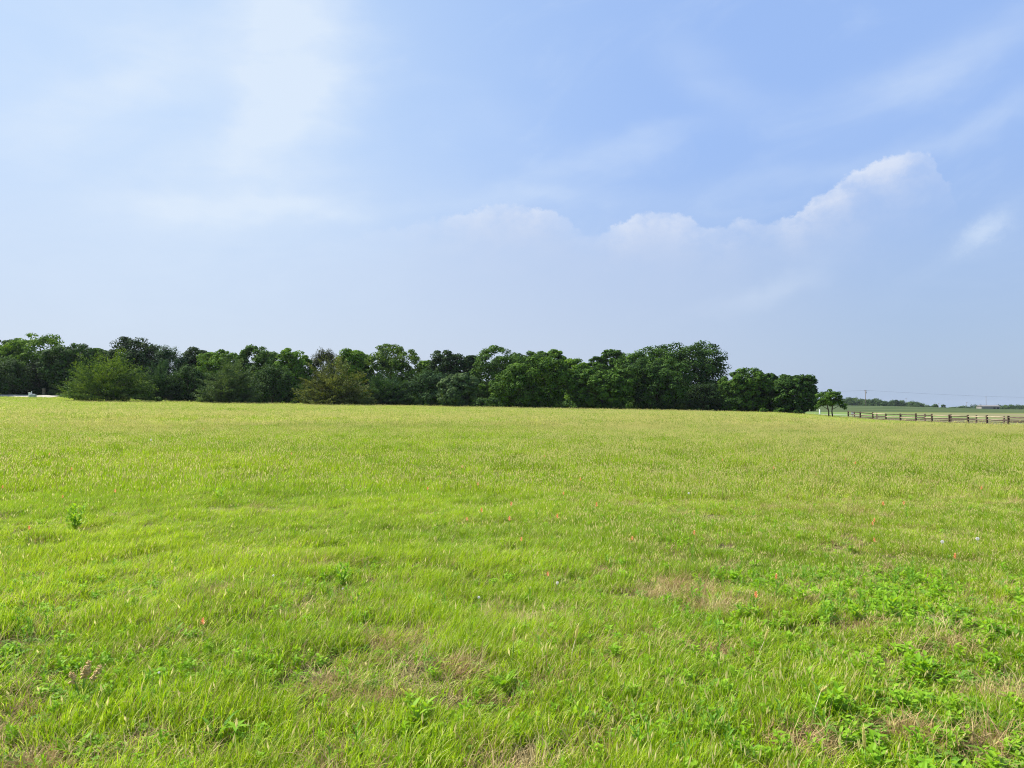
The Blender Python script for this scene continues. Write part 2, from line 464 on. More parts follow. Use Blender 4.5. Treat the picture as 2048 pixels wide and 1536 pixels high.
# bare and dry spots of the foreground, at the places the photograph shows them (photo px, px, radius in m)
BARE = [(ground_at(px, py)[:2], r) for px, py, r in [(60, 1530, .26), (120, 1540, .24), (425, 1410, .16), (250, 1490, .18), (640, 1370, .12), (770, 1395, .14), (950, 1335, .16), (1080, 1370, .2), (985, 1528, .2), (1060, 1505, .16), (1170, 1495, .2), (1720, 1255, .2), (1850, 1295, .24), (1710, 1325, .18), (1795, 1455, .2), (1380, 1290, .15), (1440, 1300, .14), (1000, 1240, .2), (1630, 1205, .16), (1600, 1490, .2), (2010, 1500, .25), (1990, 1400, .2), (420, 1190, .16), (120, 1250, .16)]]
def bare(X, Y):
    v = np.zeros_like(X)
    for (c, r) in BARE:
        d = np.hypot((X - c[0]) * .75, (Y - c[1]) * 1.0) / (r * .85)
        v = np.maximum(v, 1 - S(d, .4, 1.25))
    nz = S(fbm(X, Y, .9, 21), .60, .72) * (.35 + .4 * S(X, -2, 4)) * (1 - S(Y, 10, 26))
    return np.clip(np.maximum(v * (.55 + .9 * fbm(X, Y, 3., 31)), nz), 0, 1)

def wedge(n, y0, y1, spread=.82):
    k0 = 7. / spread; y = np.sqrt((y0 + k0) ** 2 + rng.rand(n) * ((y1 + k0) ** 2 - (y0 + k0) ** 2)) - k0; x = (rng.rand(n) * 2 - 1) * (y * spread + 7.)
    return x, y
def field_edge(X):                               # where the meadow stops: the lane at the left, the wood, the paddock fence
    e = np.interp(X, [-150, -66, -60, -20, 20, 48, 52, 57.0, 57.5, 75], [136, 136, 128, 126, 126, 128, 146, 146, 78, 60])
    return e
GXs, GYs, GK, GS, GH, GR = [], [], [], [], [], []
for (n, y0, y1, lod) in [(62000, -.5, 15, 0), (80000, 13, 46, 1), (88000, 42, 150, 2)]:
    x, y = wedge(n, y0, y1)
    keep = y < field_edge(x) + rng.randn(n) * .8
    b = bare(x, y) if lod == 0 else np.zeros(n)
    keep &= rng.rand(n) > b * .80
    if lod == 0: keep &= rng.rand(n) < .42 + .75 * S(fbm(x, y, 2.6, 81, 2), .36, .58)
    if lod == 1: keep &= rng.rand(n) < .50 + .7 * S(fbm(x, y, 1.3, 83, 2), .36, .58)
    x, y = x[keep], y[keep]; n = len(x)
    swept = rng.rand(n) < (1 - S(x + (fbm(x, y, .2, 3) - .5) * 9 - .06 * y, -3., 1.5)) * .85
    if lod == 0: k = np.where(swept, 0, 3) + rng.randint(0, 3, n)
    elif lod == 1: k = 6 + np.where(swept, rng.randint(0, 2, n), np.where(rng.rand(n) < .2 + .5 * S(x, 0, 12), 2, rng.randint(0, 3, n)))
    else: k = 9 + np.where(rng.rand(n) < .45, 2, rng.randint(0, 2, n))
    tall = .34 + .62 * fbm(x, y, .9, 41) + .55 * S(fbm(x, y, 2.6, 81, 2), .40, .70) + .35 * (fbm(x, y, .12, 44) - .3)
    if lod == 0: tall = tall * (1 - .3 * S(x, .5, 3))
    tall = tall * (1 - .5 * S(y, 55, 95) * S(x / y, .2, .42)) * (1 - .3 * S(y, 80, 125))
    GXs.append(x); GYs.append(y); GK.append(k)
    GH.append(tall * rng.uniform(.8, 1.2, n)); GS.append(rng.uniform(.85, 1.2, n) * (1.25 if lod == 2 else 1.0))
    GR.append(np.where(swept, rng.randn(n) * .35 - .15, rng.rand(n) * 6.28))
cat = np.concatenate
scatter('grass', 'tufts', cat(GXs), cat(GYs), cat(GK), cat(GR), cat(GS), cat(GH), 'bright green meadow grass covering the whole field', 'grass')

# dry thatch, thick in the bare spots and thin elsewhere
x, y = wedge(34000, .5, 24); x2, y2 = wedge(24000, .5, 7.5); x = np.r_[x, x2]; y = np.r_[y, y2]; b = bare(x, y)
keep = rng.rand(len(x)) < np.maximum(b * 1.0, .04 + .16 * S(fbm(x, y, .8, 51), .5, .7)) * (1 - S(y, 14, 24))
x, y, b = x[keep], y[keep], b[keep]
scatter('dry_grass', 'thatch', x, y, rng.randint(0, 3, len(x)), rng.rand(len(x)) * 6.28, rng.uniform(.7, 1.2, len(x)), rng.uniform(.6, 1.1, len(x)), 'dry straw and thatch lying between the living grass', 'dry grass')

# broadleaf ground cover, thick at the lower right
x, y = wedge(50000, .5, 30); x2, y2 = wedge(30000, .5, 7.5); x = np.r_[x, x2]; y = np.r_[y, y2]
patch = fbm(x, y, .75, 61, 3)
dens = (.30 + .70 * S(patch, .45, .62)) * (.30 + .55 * S(x + (fbm(x, y, .5, 66) - .5) * 3.5, -2.0, 1.6)) * (1 - .85 * S(y, 3.8, 6.8)) + (0 + .05 * (1 - S(y, 12, 24)))
dens = dens + .22 * S(patch, .56, .66) * (1 - S(y, 10, 30))
keep = rng.rand(len(x)) < dens * 1.3 * (1 - .6 * bare(x, y))
x, y = x[keep], y[keep]; n = len(x)
pk = np.where(fbm(x, y, 1.3, 71) > .52, rng.choice([0, 1, 2, 3, 4], n), rng.choice([0, 0, 3, 4, 5], n))
scatter('weeds', 'broadleaf', x, y, pk, rng.rand(n) * 6.28, rng.uniform(.40, .85, n) * (1 + .25 * S(x, 0, 1.5) * (1 - S(y, 6, 9))), rng.uniform(.35, .78, n) * (1 + .15 * S(x, 0, 1.5)), 'broadleaf weeds and clover mixed through the meadow grass', 'ground cover')

# ------------------------------------------------------------------ single plants that stand out
def weed_thing(name, px, py, label, parts, cat='weed', s=1.0, rz=0.):
    x, y, z = ground_at(px, py); o = empty(name, (x, y, z - .005), rz); o.scale = (s, s, s); tag(o, label, cat)
    for nm, mb, mats in parts: mb.build(nm, mats, o, True)
    return o
M_STEM = simple('green_stem', (.16, .30, .04), (.24, .36, .07), 20)
M_BROWN = simple('brown_seed', (.46, .31, .12), (.62, .46, .22), 60, .9)
M_TAN = simple('tan_stalk', (.52, .44, .22), (.62, .56, .32), 30, .8)
M_ORANGE = simple('orange_petals', (.92, .40, .15), (.95, .52, .30), 30, .6)
mw, nw_ = material('white_petals'); M_WHITE = finish(mw, nw_, leafy(nw_, (.88, .85, .82), (.88, .84, .80), .5, .7))
M_YELLOW = simple('yellow_leaf', (.62, .52, .06), (.5, .5, .08), 30, .6)

def lance_plant(seed, H, n, L, W, nst=3):
    r = random.Random(seed); st = MB(); lv = MB()
    for s in range(nst):
        a = s * 2.2 + r.random(); q = Vector((math.cos(a) * H * .28, math.sin(a) * H * .28, H * r.uniform(.75, 1.05))) if nst > 1 else Vector((.01, 0, H))
        st.tube([(0, 0, 0), q * .5 + Vector((0, 0, H * .06)), q], [.004, .003, .0016], 6)
        for k in range(n):
            t = .12 + .88 * k / n
            leaf_blade(lv, q * t, k * 2.4 + a, r.uniform(.35, .85) + .35 * t, L * r.uniform(.75, 1.2) * (1.1 - .45 * t), W * r.uniform(.8, 1.2))
    return [('stem', st, M_STEM), ('leaves', lv, M_WEED)]
def broad_plant(seed, n, L, W, tilt=(.5, 1.1), mat=None):
    r = random.Random(seed); st = MB(); lv = MB()
    for k in range(n):
        a = k * 2.4 + r.random() * .4; ti = r.uniform(*tilt); d = Vector((math.cos(a) * math.cos(ti), math.sin(a) * math.cos(ti), math.sin(ti)))
        st.tube([(0, 0, 0), d * L * .35], [.003, .002], 5)
        leaf_blade(lv, d * L * .33, a, ti, L * r.uniform(.75, 1.2), W * r.uniform(.8, 1.2), droop=.9)
    return [('stem', st, M_STEM), ('leaves', lv, mat or M_WEED)]
def strap_plant(seed):
    r = random.Random(seed); lv = MB(); sp = MB()
    for k in range(7): leaf_blade(lv, (r.uniform(-.02, .02), r.uniform(-.02, .02), 0), r.random() * 6.28, r.uniform(1.0, 1.4), r.uniform(.16, .25), .02, droop=r.uniform(.8, 2.), nseg=8)
    for k in range(5): leaf_blade(sp, (.10, -.02, .09), k * 1.26, .3, .075, .026)
    sp.tube([(.07, 0, 0), (.10, -.02, .09)], [.003, .002], 5)
    return [('blades', lv, M_WEED2), ('sprout', sp, M_WEED)]
def dock_plant(seed):
    r = random.Random(seed); st = MB(); lv = MB(); hd = MB()
    for s in range(4):
        a = s * 1.7; q = Vector((math.cos(a) * .07 + .02, math.sin(a) * .05, r.uniform(.15, .22)))
        st.tube([(0, 0, 0), q * .55 + Vector((0, 0, .02)), q], [.004, .003, .002], 6)
        for k in range(46):
            t = r.random(); c = q * (.72 + .36 * t); g = .009 * (1.1 - .5 * t)
            o = Vector((r.gauss(0, .008), r.gauss(0, .008), r.gauss(0, .004))); c = c + o
            hd.add([c + Vector((g, 0, 0)), c + Vector((0, g, 0)), c - Vector((g, 0, 0)), c - Vector((0, g, 0)), c + Vector((0, 0, g)), c - Vector((0, 0, g))], [(0, 1, 4), (1, 2, 4), (2, 3, 4), (3, 0, 4), (1, 0, 5), (2, 1, 5), (3, 2, 5), (0, 3, 5)])
    for k in range(11): leaf_blade(lv, (r.uniform(-.02, .02), 0, .01), k * 2.4, r.uniform(.25, .8), r.uniform(.10, .16), r.uniform(.035, .05), droop=.9)
    return [('stem', st, M_STEM), ('seed_head', hd, M_BROWN), ('leaves', lv, M_WEED2)]
def seed_stalk(seed, H, head, mat):
    r = random.Random(seed); st = MB(); hd = MB(); lx = r.uniform(-.02, .05)
    q = Vector((lx, 0, H)); st.tube([(0, 0, 0), (lx * .3, 0, H * .5), q], [.0028, .0024, .002], 6)
    pts = [q + Vector((lx * .6 * t, 0, head * t)) for t in (0, .15, .5, .85, 1)]
    hd.tube(pts, [.002, .006, .008, .005, .001], 7)
    for k in range(26):
        t = k / 26; c = q + Vector((lx * .6 * t, 0, head * t)); a = k * 2.4
        leaf_blade(hd, c, a, .9, .022, .006, nseg=3)
    return [('stem', st, M_STEM if mat is None else mat), ('seed_head', hd, M_SEED)]

weed_thing('leafy_weed', 685, 1172, 'bright green leafy weed with narrow leaves and tiny white flowers, standing above windswept grass', lance_plant(3, .20, 13, .085, .018, 4) , s=1.0)
weed_thing('leafy_weed', 712, 1222, 'small upright narrow-leaved weed just below the larger white-flecked leafy weed', lance_plant(5, .15, 8, .09, .016, 2))
weed_thing('leafy_weed', 822, 1140, 'spiky rosette of narrow green leaves in mid meadow grass', broad_plant(6, 14, .11, .014, (.3, .9)))
weed_thing('broadleaf_weed', 160, 1508, 'weed with long pointed leaves beside bare red soil at the bottom left corner', broad_plant(7, 12, .12, .034, (.5, 1.2)))
weed_thing('strap_leaf_plant', 440, 1478, 'dark drooping strap-leaved plant with a star-shaped sprout at its foot', strap_plant(8))
weed_thing('dock_plant', 172, 1398, 'dock plant with curled brown seed heads over broad green leaves', dock_plant(9))
weed_thing('broadleaf_weed', 38, 1318, 'pale grey-green broad leaf weed at the left edge, above the dock plant', broad_plant(10, 7, .10, .04, (.6, 1.2), M_WEED2))
weed_thing('broadleaf_weed', 352, 1275, 'lone blue-green leafy weed in the windswept grass above the strap-leaved plant', broad_plant(11, 5, .10, .035, (.8, 1.3), M_WEED2))
weed_thing('leafy_weed', 155, 1062, 'tall pale leafy clump of weeds in the meadow at left', lance_plant(12, .34, 14, .12, .028, 6))
weed_thing('leafy_weed', 440, 1005, 'low pale leafy weed beyond the left meadow clump', lance_plant(13, .24, 10, .12, .026, 4))
weed_thing('broadleaf_weed', 1005, 1372, 'weed with upright broad leaves beside a dry brown patch at bottom centre', broad_plant(14, 9, .10, .03, (.6, 1.2)))
weed_thing('broadleaf_weed', 1690, 1478, 'weed with two large pale pointed leaves spread in a V at bottom right', broad_plant(15, 4, .13, .045, (.7, 1.0), M_WEED2))
weed_thing('leafy_weed', 1655, 1432, 'dense bright bushy weed just above the V-leaved weed', lance_plant(16, .17, 12, .08, .026, 5))
weed_thing('leafy_weed', 1160, 1462, 'leafy weed with upright pointed leaves, right of the pale dry patch at bottom centre', lance_plant(17, .13, 8, .08, .024, 3))
weed_thing('leafy_weed', 840, 1452, 'bright weed with long pointed leaves in grass left of the pale dry patch', lance_plant(18, .15, 9, .09, .024, 3))
weed_thing('leafy_weed', 1775, 1240, 'dark green leafy weed standing between two brown thatch patches', lance_plant(19, .2, 10, .10, .028, 4))
weed_thing('leafy_weed', 1840, 1355, 'leafy weed right of the straw patch at lower right', lance_plant(20, .16, 9, .09, .028, 3))
weed_thing('grass_stalk', 1724, 1545, 'tall dark grass stalk with a pale seed spike rising from the bottom edge', seed_stalk(21, .13, .10, None), 'grass stalk')
weed_thing('grass_stalk', 1616, 1450, 'thin straw-coloured bare stalk beside a bushy weed at bottom right', seed_stalk(22, .19, .02, M_TAN), 'grass stalk')
weed_thing('grass_stalk', 1510, 1320, 'yellow seed spike standing over a brown patch at right', seed_stalk(23, .14, .08, M_TAN), 'grass stalk')
weed_thing('grass_stalk', 1140, 1325, 'leaning yellow-green seed spike among bushy weeds at bottom centre', seed_stalk(24, .16, .09, M_TAN), 'grass stalk')
weed_thing('grass_stalk', 1025, 1330, 'green seed spike beside the dry patch at bottom centre', seed_stalk(25, .16, .08, None), 'grass stalk')
weed_thing('yellow_leaf_weed', 815, 1388, 'small weed with a yellowed leaf next to the white puff', [('leaves', broad_plant(26, 4, .05, .025)[1][1], M_YELLOW)], 'weed')

# orange wildflowers
def flower_head(seed):
    r = random.Random(seed); mb = MB()
    for k in range(16):
        t = k / 16; leaf_blade(mb, (0, 0, .055 * t), k * 2.4, .7 + .5 * t, .036 * (1.1 - .5 * t), .015, nseg=3, droop=.3)
    return mb.mesh('petals', [M_ORANGE])
fst = MB().tube([(0, 0, 0), (.006, 0, .11), (.01, .004, .22)], [.003, .0025, .002], 5)
for k in range(6): leaf_blade(fst, (.004, 0, .03 + .03 * k), k * 2.4, .6, .05, .008)
FST = fst.mesh('stem', [M_STEM]); FH = [flower_head(i) for i in range(3)]
FL = [(101, 904), (146, 931), (130, 996), (232, 980), (62, 1056), (10, 973), (74, 844), (407, 853), (484, 855), (583, 907), (180, 873), (963, 1023), (933, 1036), (1023, 1013), (1019, 1036), (1090, 908), (1161, 954), (1127, 988), (956, 968), (900, 943), (924, 930), (1113, 1036), (1194, 1009), (1262, 1077), (1385, 1069), (1095, 1138), (1043, 1082), (857, 978), (1445, 919), (1545, 933), (1630, 952), (1585, 916), (1710, 926), (1806, 1005), (1744, 1045), (1741, 1054), (1744, 1073), (1907, 1110), (1961, 972), (1690, 921), (1763, 1008), (410, 1225), (1508, 1187), (1551, 1162)]
fr = random.Random(5)
for px, py in FL:
    x, y, z = ground_at(px, py); s = .62 + .25 * fr.random() + .008 * min(y, 45)
    hgt = .22 * s
    Y2 = (CZ - z - hgt) * F / max(py - HY, 8.0); Y2 = min(Y2, 70)      # the head, not the foot, shows at that spot
    x = (px - 1024) / F * Y2; y = Y2; z = hz(x, y)
    o = empty('wildflower', (x, y, z), fr.random() * 6.28); o.scale = (s, s, s)
    tag(o, 'small orange-red wildflower dotted among the meadow grass', 'wildflower', 'orange wildflowers dotted over the meadow')
    link(bpy.data.objects.new('stem', FST), o)
    h = link(bpy.data.objects.new('petals', fr.choice(FH)), o); h.location = (.01, .004, .20)

# white puffs and flower heads
def puff(seed, R_, n=70):
    r = random.Random(seed); mb = MB()
    for k in range(n):
        z = 1 - 2 * (k + .5) / n; a = k * 2.4; q = math.sqrt(1 - z * z); d = Vector((q * math.cos(a), q * math.sin(a), z))
        e = d.cross(Vector((.3, .2, .9))).normalized(); f = d.cross(e); R2 = R_ * r.uniform(.85, 1.1)
        for s in (e, f): mb.add([d * R2 * .3, d * R2 + s * R_ * .22, d * R2 * 1.06, d * R2 - s * R_ * .22], [(0, 1, 2, 3)])
    return mb
for i, (px, py, r_, h_, lb) in enumerate([(1880, 1078, .03, .2, 'white round flower head, the left of a pair in the meadow at right'), (1950, 1073, .032, .22, 'white round flower head, the right of a pair in the meadow at right'), (848, 1395, .022, .07, 'ragged white puff low in the grass at bottom centre'), (303, 878, .06, .25, 'white flower head far out in the meadow at left'), (958, 1186, .018, .13, 'tiny pinkish-white flower cluster in mid meadow, left of centre bare spot'), (1114, 1155, .022, .13, 'small white flower cluster above the bare spot in mid meadow'), (550, 1153, .016, .12, 'tiny white clover head left of the white-flecked leafy weed'), (325, 1335, .012, .1, 'tiny white clover head right of the dock plant'), (1376, 985, .03, .2, 'tiny white flower head in the mid meadow right of centre'), (688, 1173, .014, .10, 'pair-like white blossom speck beside the large leafy weed')]):
    x, y, z = ground_at(px, py); Y2 = (CZ - z - h_) * F / (py - HY); x = (px - 1024) / F * Y2; y = Y2; z = hz(x, y)
    o = empty('white_flower', (x, y, z)); tag(o, lb, 'wildflower')
    MB().tube([(0, 0, 0), (.003, 0, h_ * .5), (0, 0, h_)], [.002, .002, .0015], 5).build('stem', M_STEM, o)
    pf = puff(i, r_ * .55, 40).build('petals', M_WHITE, o); pf.location = (0, 0, h_)

# ------------------------------------------------------------------ trees
LM = {
 'mid':   leaf_mat('leaves_mid_green', (0.0201, 0.0575, 0.0072), (0.0747, 0.1409, 0.0158)),
 'bright': leaf_mat('leaves_bright_green', (0.0345, 0.0891, 0.0086), (0.1222, 0.2156, 0.0187), trans=.28),
 'dark':  leaf_mat('leaves_dark_green', (0.0129, 0.0374, 0.0072), (0.0517, 0.1035, 0.0172)),
 'black': leaf_mat('leaves_blackish_green', (0.0115, 0.0274, 0.0086), (0.0374, 0.0719, 0.0172)),
 'blue':  leaf_mat('leaves_blue_green', (0.0144, 0.0431, 0.0144), (0.0546, 0.1064, 0.0316)),
 'grey':  leaf_mat('leaves_grey_green', (0.0259, 0.0575, 0.0187), (0.0949, 0.1437, 0.0489)),
 'olive': leaf_mat('leaves_olive', (0.0374, 0.0575, 0.0115), (0.1409, 0.1610, 0.0403)),
 'lime':  leaf_mat('leaves_yellow_green', (0.0230, 0.0633, 0.0072), (0.1121, 0.1754, 0.0215), trans=.25),
 'brown': leaf_mat('leaves_brownish', (0.0230, 0.0345, 0.0129), (0.0661, 0.0747, 0.0316)),
}
M_BARK = simple('bark', (.055, .042, .032), (.13, .10, .075), 3., .95, (3, 3, .6), .1, .5)

def unit(v): return v / np.maximum(np.linalg.norm(v, axis=-1, keepdims=True), 1e-9)
def leaves_on(r, C, A, U, Wd, n, ll, lw, upb=.5, flat=False):
    """n leaves on each clump: centre C, axis matrix columns A (long), U (normal), Wd (side) scaled by radii"""
    nb = len(C); d = unit(r.randn(nb, n, 3)); d[..., 2] = np.where(r.rand(nb, n) < .35, np.abs(d[..., 2]), d[..., 2]); rad = (.30 + .75 * r.rand(nb, n, 1) ** .5)
    loc = d * rad
    P = C[:, None] + loc[..., :1] * A[:, None] + loc[..., 1:2] * Wd[:, None] + loc[..., 2:] * U[:, None]
    out = unit(P - C[:, None])
    if flat: nrm = unit(U[:, None] / np.linalg.norm(U, axis=-1)[:, None, None] * 1.1 + r.randn(nb, n, 3) * .45)
    else: nrm = unit(out * .9 + r.randn(nb, n, 3) * .36 + np.array([0, 0, upb]))
    tan = unit(np.cross(nrm, r.randn(nb, n, 3)) + (unit(A)[:, None] * .9 if flat else 0) + np.array([0, 0, -.25 if not flat else .05]))
    tan = unit(tan - nrm * (tan * nrm).sum(-1, keepdims=True)); bi = np.cross(nrm, tan)
    L = ll * (.6 + .8 * r.rand(nb, n, 1)); W = lw * (.6 + .8 * r.rand(nb, n, 1))
    Q = np.stack([P - tan * L * .5, P + bi * W * .5, P + tan * L * .5, P - bi * W * .5], 2)
    return Q.reshape(-1, 4, 3)

def crown(r, W, D, H, style, z0=0., nl=1.0):
    """leaf quads of a crown W wide, D deep, from z0 up to H; also returns clump centres for the limbs"""
    if style == 'fan':                           # vase of flat sprays: low ones lie level, top ones point up and out
        nb = 170; az = r.rand(nb) * 2 * np.pi; th = np.arcsin(np.clip(r.rand(nb) ** .8, 0, .99)) * .98 + .02
        rr = 1 / np.sqrt((np.cos(th) / .5) ** 2 + (np.sin(th)) ** 2)
        fr_ = np.where(r.rand(nb) < .6, r.uniform(.8, 1.04, nb), r.uniform(.45, .8, nb))
        dr = np.stack([np.cos(az) * np.cos(th) * W, np.sin(az) * np.cos(th) * D, np.sin(th) * (H - z0)], -1) * (rr * fr_)[:, None]
        C = dr * .92 + np.array([0, 0, z0 + .15])
        dirn = unit(dr * np.array([1, 1, .55]) + np.array([0, 0, .02]))
        side = unit(np.cross(dirn, np.tile([0, 0, 1.], (nb, 1)) + r.randn(nb, 3) * .25)); up = unit(np.cross(side, dirn))
        k = r.uniform(.75, 1.3, (nb, 1)); s = W / 9.0
        Q = leaves_on(r, C, dirn * 1.35 * k * s, up * .17 * k * s, side * .80 * k * s, int(125 * nl), .36 * s ** .5, .11, flat=True)
        ni = 40; Ci = r.randn(ni, 3) * np.array([W * .13, D * .13, H * .16]) + np.array([0, 0, z0 + (H - z0) * .36]); e = np.eye(3)
        Q2 = leaves_on(r, Ci, np.tile(e[0] * W * .13, (ni, 1)), np.tile(e[2] * H * .11, (ni, 1)), np.tile(e[1] * D * .13, (ni, 1)), int(55 * nl), .34, .16)
        return np.concatenate([Q, Q2]), C
    if style == 'cedar':                         # dense rounded cone of small upswept clumps
        nb = 140; t = r.rand(nb) ** .85; az = r.rand(nb) * 2 * np.pi
        env = np.sqrt(np.clip(1 - t ** 2.6, 0, 1)) * (.72 + .28 * S(t, 0, .25)) * (.86 + .24 * r.rand(nb))
        fr_ = np.sqrt(r.uniform(.25, 1., nb))
        C = np.stack([np.cos(az) * env * fr_ * W * .5, np.sin(az) * env * fr_ * D * .5, z0 + .25 + t * (H - z0) * .9], -1)
        dirn = unit(np.stack([np.cos(az), np.sin(az), .55 + t * 1.6], -1) + r.randn(nb, 3) * .25)
        side = unit(np.cross(dirn, np.tile([.1, .05, 1.], (nb, 1)))); up = unit(np.cross(side, dirn)); k = r.uniform(.7, 1.3, (nb, 1)); s = W / 6.
        Q = leaves_on(r, C, dirn * .95 * k * s, up * .5 * k * s, side * .6 * k * s, int(120 * nl), .32, .13, .5)
        return Q, C
    # broadleaf: clumps over a lumpy dome, with holes
    nb = {'broad': 170, 'open': 160, 'bush': 170}[style]
    g = np.arange(nb) + .5; zz = 1 - 2 * g / nb; az = g * 2.39996 + r.randn(nb) * .25
    q = np.clip(1 - zz * zz, 0, 1) ** (.5 if style == 'open' else .33); d = np.stack([q * np.cos(az), q * np.sin(az), zz], -1)
    lump = .90 + .16 * np.sin(3.1 * d[:, 0] + r.rand() * 6) * np.sin(2.7 * d[:, 2] + r.rand() * 6) + r.randn(nb) * .045
    fr_ = np.clip(lump, .62, 1.0) * np.where(r.rand(nb) < .60, 1, r.uniform(.3, .9, nb))
    bw = np.where(d[:, 2] < 0, 1.0 if style == 'bush' else .9, 1.0)
    hh = (H - z0) / 2
    rb = (W * H * .9) ** .5 * r.uniform(.06, .112, nb) * (.85 if style == 'open' else 1.0)
    C = np.stack([d[:, 0] * (W / 2 - rb * .8) * fr_ * bw, d[:, 1] * (D / 2 - rb * .8) * fr_ * bw, z0 + hh + d[:, 2] * (hh - rb * .55) * np.where(d[:, 2] > 0, fr_, 1)], -1)
    e = np.eye(3)
    A = e[0][None] * rb[:, None] * 1.15; Wd = e[1][None] * rb[:, None] * 1.15; U = e[2][None] * rb[:, None] * .72
    Q = leaves_on(r, C, A, U, Wd, int((135 if style != 'open' else 115) * nl), .36, .22)
    return Q, C

def trunk_mb(r, H, rad, C, z0, nl=6, base=(0, 0), lean=(0, 0)):
    mb = MB(); b = Vector((base[0], base[1], -.15)); top = Vector((base[0] + lean[0], base[1] + lean[1], H * .62))
    mid = (b + top) * .5 + Vector((r.randn() * .15, r.randn() * .15, 0))
    mb.tube([b, b + Vector((0, 0, .3)), mid, top], [rad * 1.35, rad, rad * .72, rad * .3], 8)
    ids = r.choice(len(C), min(nl, len(C)), replace=False)
    for i in ids:
        c = Vector(C[i]); t = min(.85, max(.25, (c.z * .6) / (H * .62))); s = b.lerp(mid, t * 2) if t < .5 else mid.lerp(top, t * 2 - 1)
        m = (s + c) * .5 + Vector((0, 0, -.1 * (c - s).length * .3))
        mb.tube([s, m, c], [rad * .42, rad * .27, rad * .1], 6)
    return mb

EDGE = lambda Y: Y
def tree(name, cx, w, top, Y, style, tone, label, cat, z0=0.0, group=None, seed=0, nl=1.0, rad=None, base_px=None, wx=1.0):
    r = np.random.RandomState(1000 + seed)
    x, y, z = at(cx, Y)
    W = w * 1.06 / F * Y; H = (HY - top) / F * Y + CZ - z
    D = min(W, H * 1.1) * .9
    o = empty(name, (x, y, z)); tag(o, label, cat, group)
    Q, C = crown(r, W, D, H, style, z0, nl)
    fz = (H - z0) / (np.percentile(Q[..., 2], 99.93) - z0); fx_ = W / 2 / np.percentile(np.abs(Q[..., 0]), 99.6)     # true size, stray sprays beyond it
    Q[..., 2] = z0 + (Q[..., 2] - z0) * fz; C[:, 2] = z0 + (C[:, 2] - z0) * fz
    Q[..., 0] *= fx_; C[:, 0] *= fx_
    link(bpy.data.objects.new('crown', quads_mesh('crown', Q, LM[tone])), o)
    trunk_mb(r, H, rad or (.10 + .018 * H), C, z0, 7).build('trunk', M_BARK, o, True)
    return o

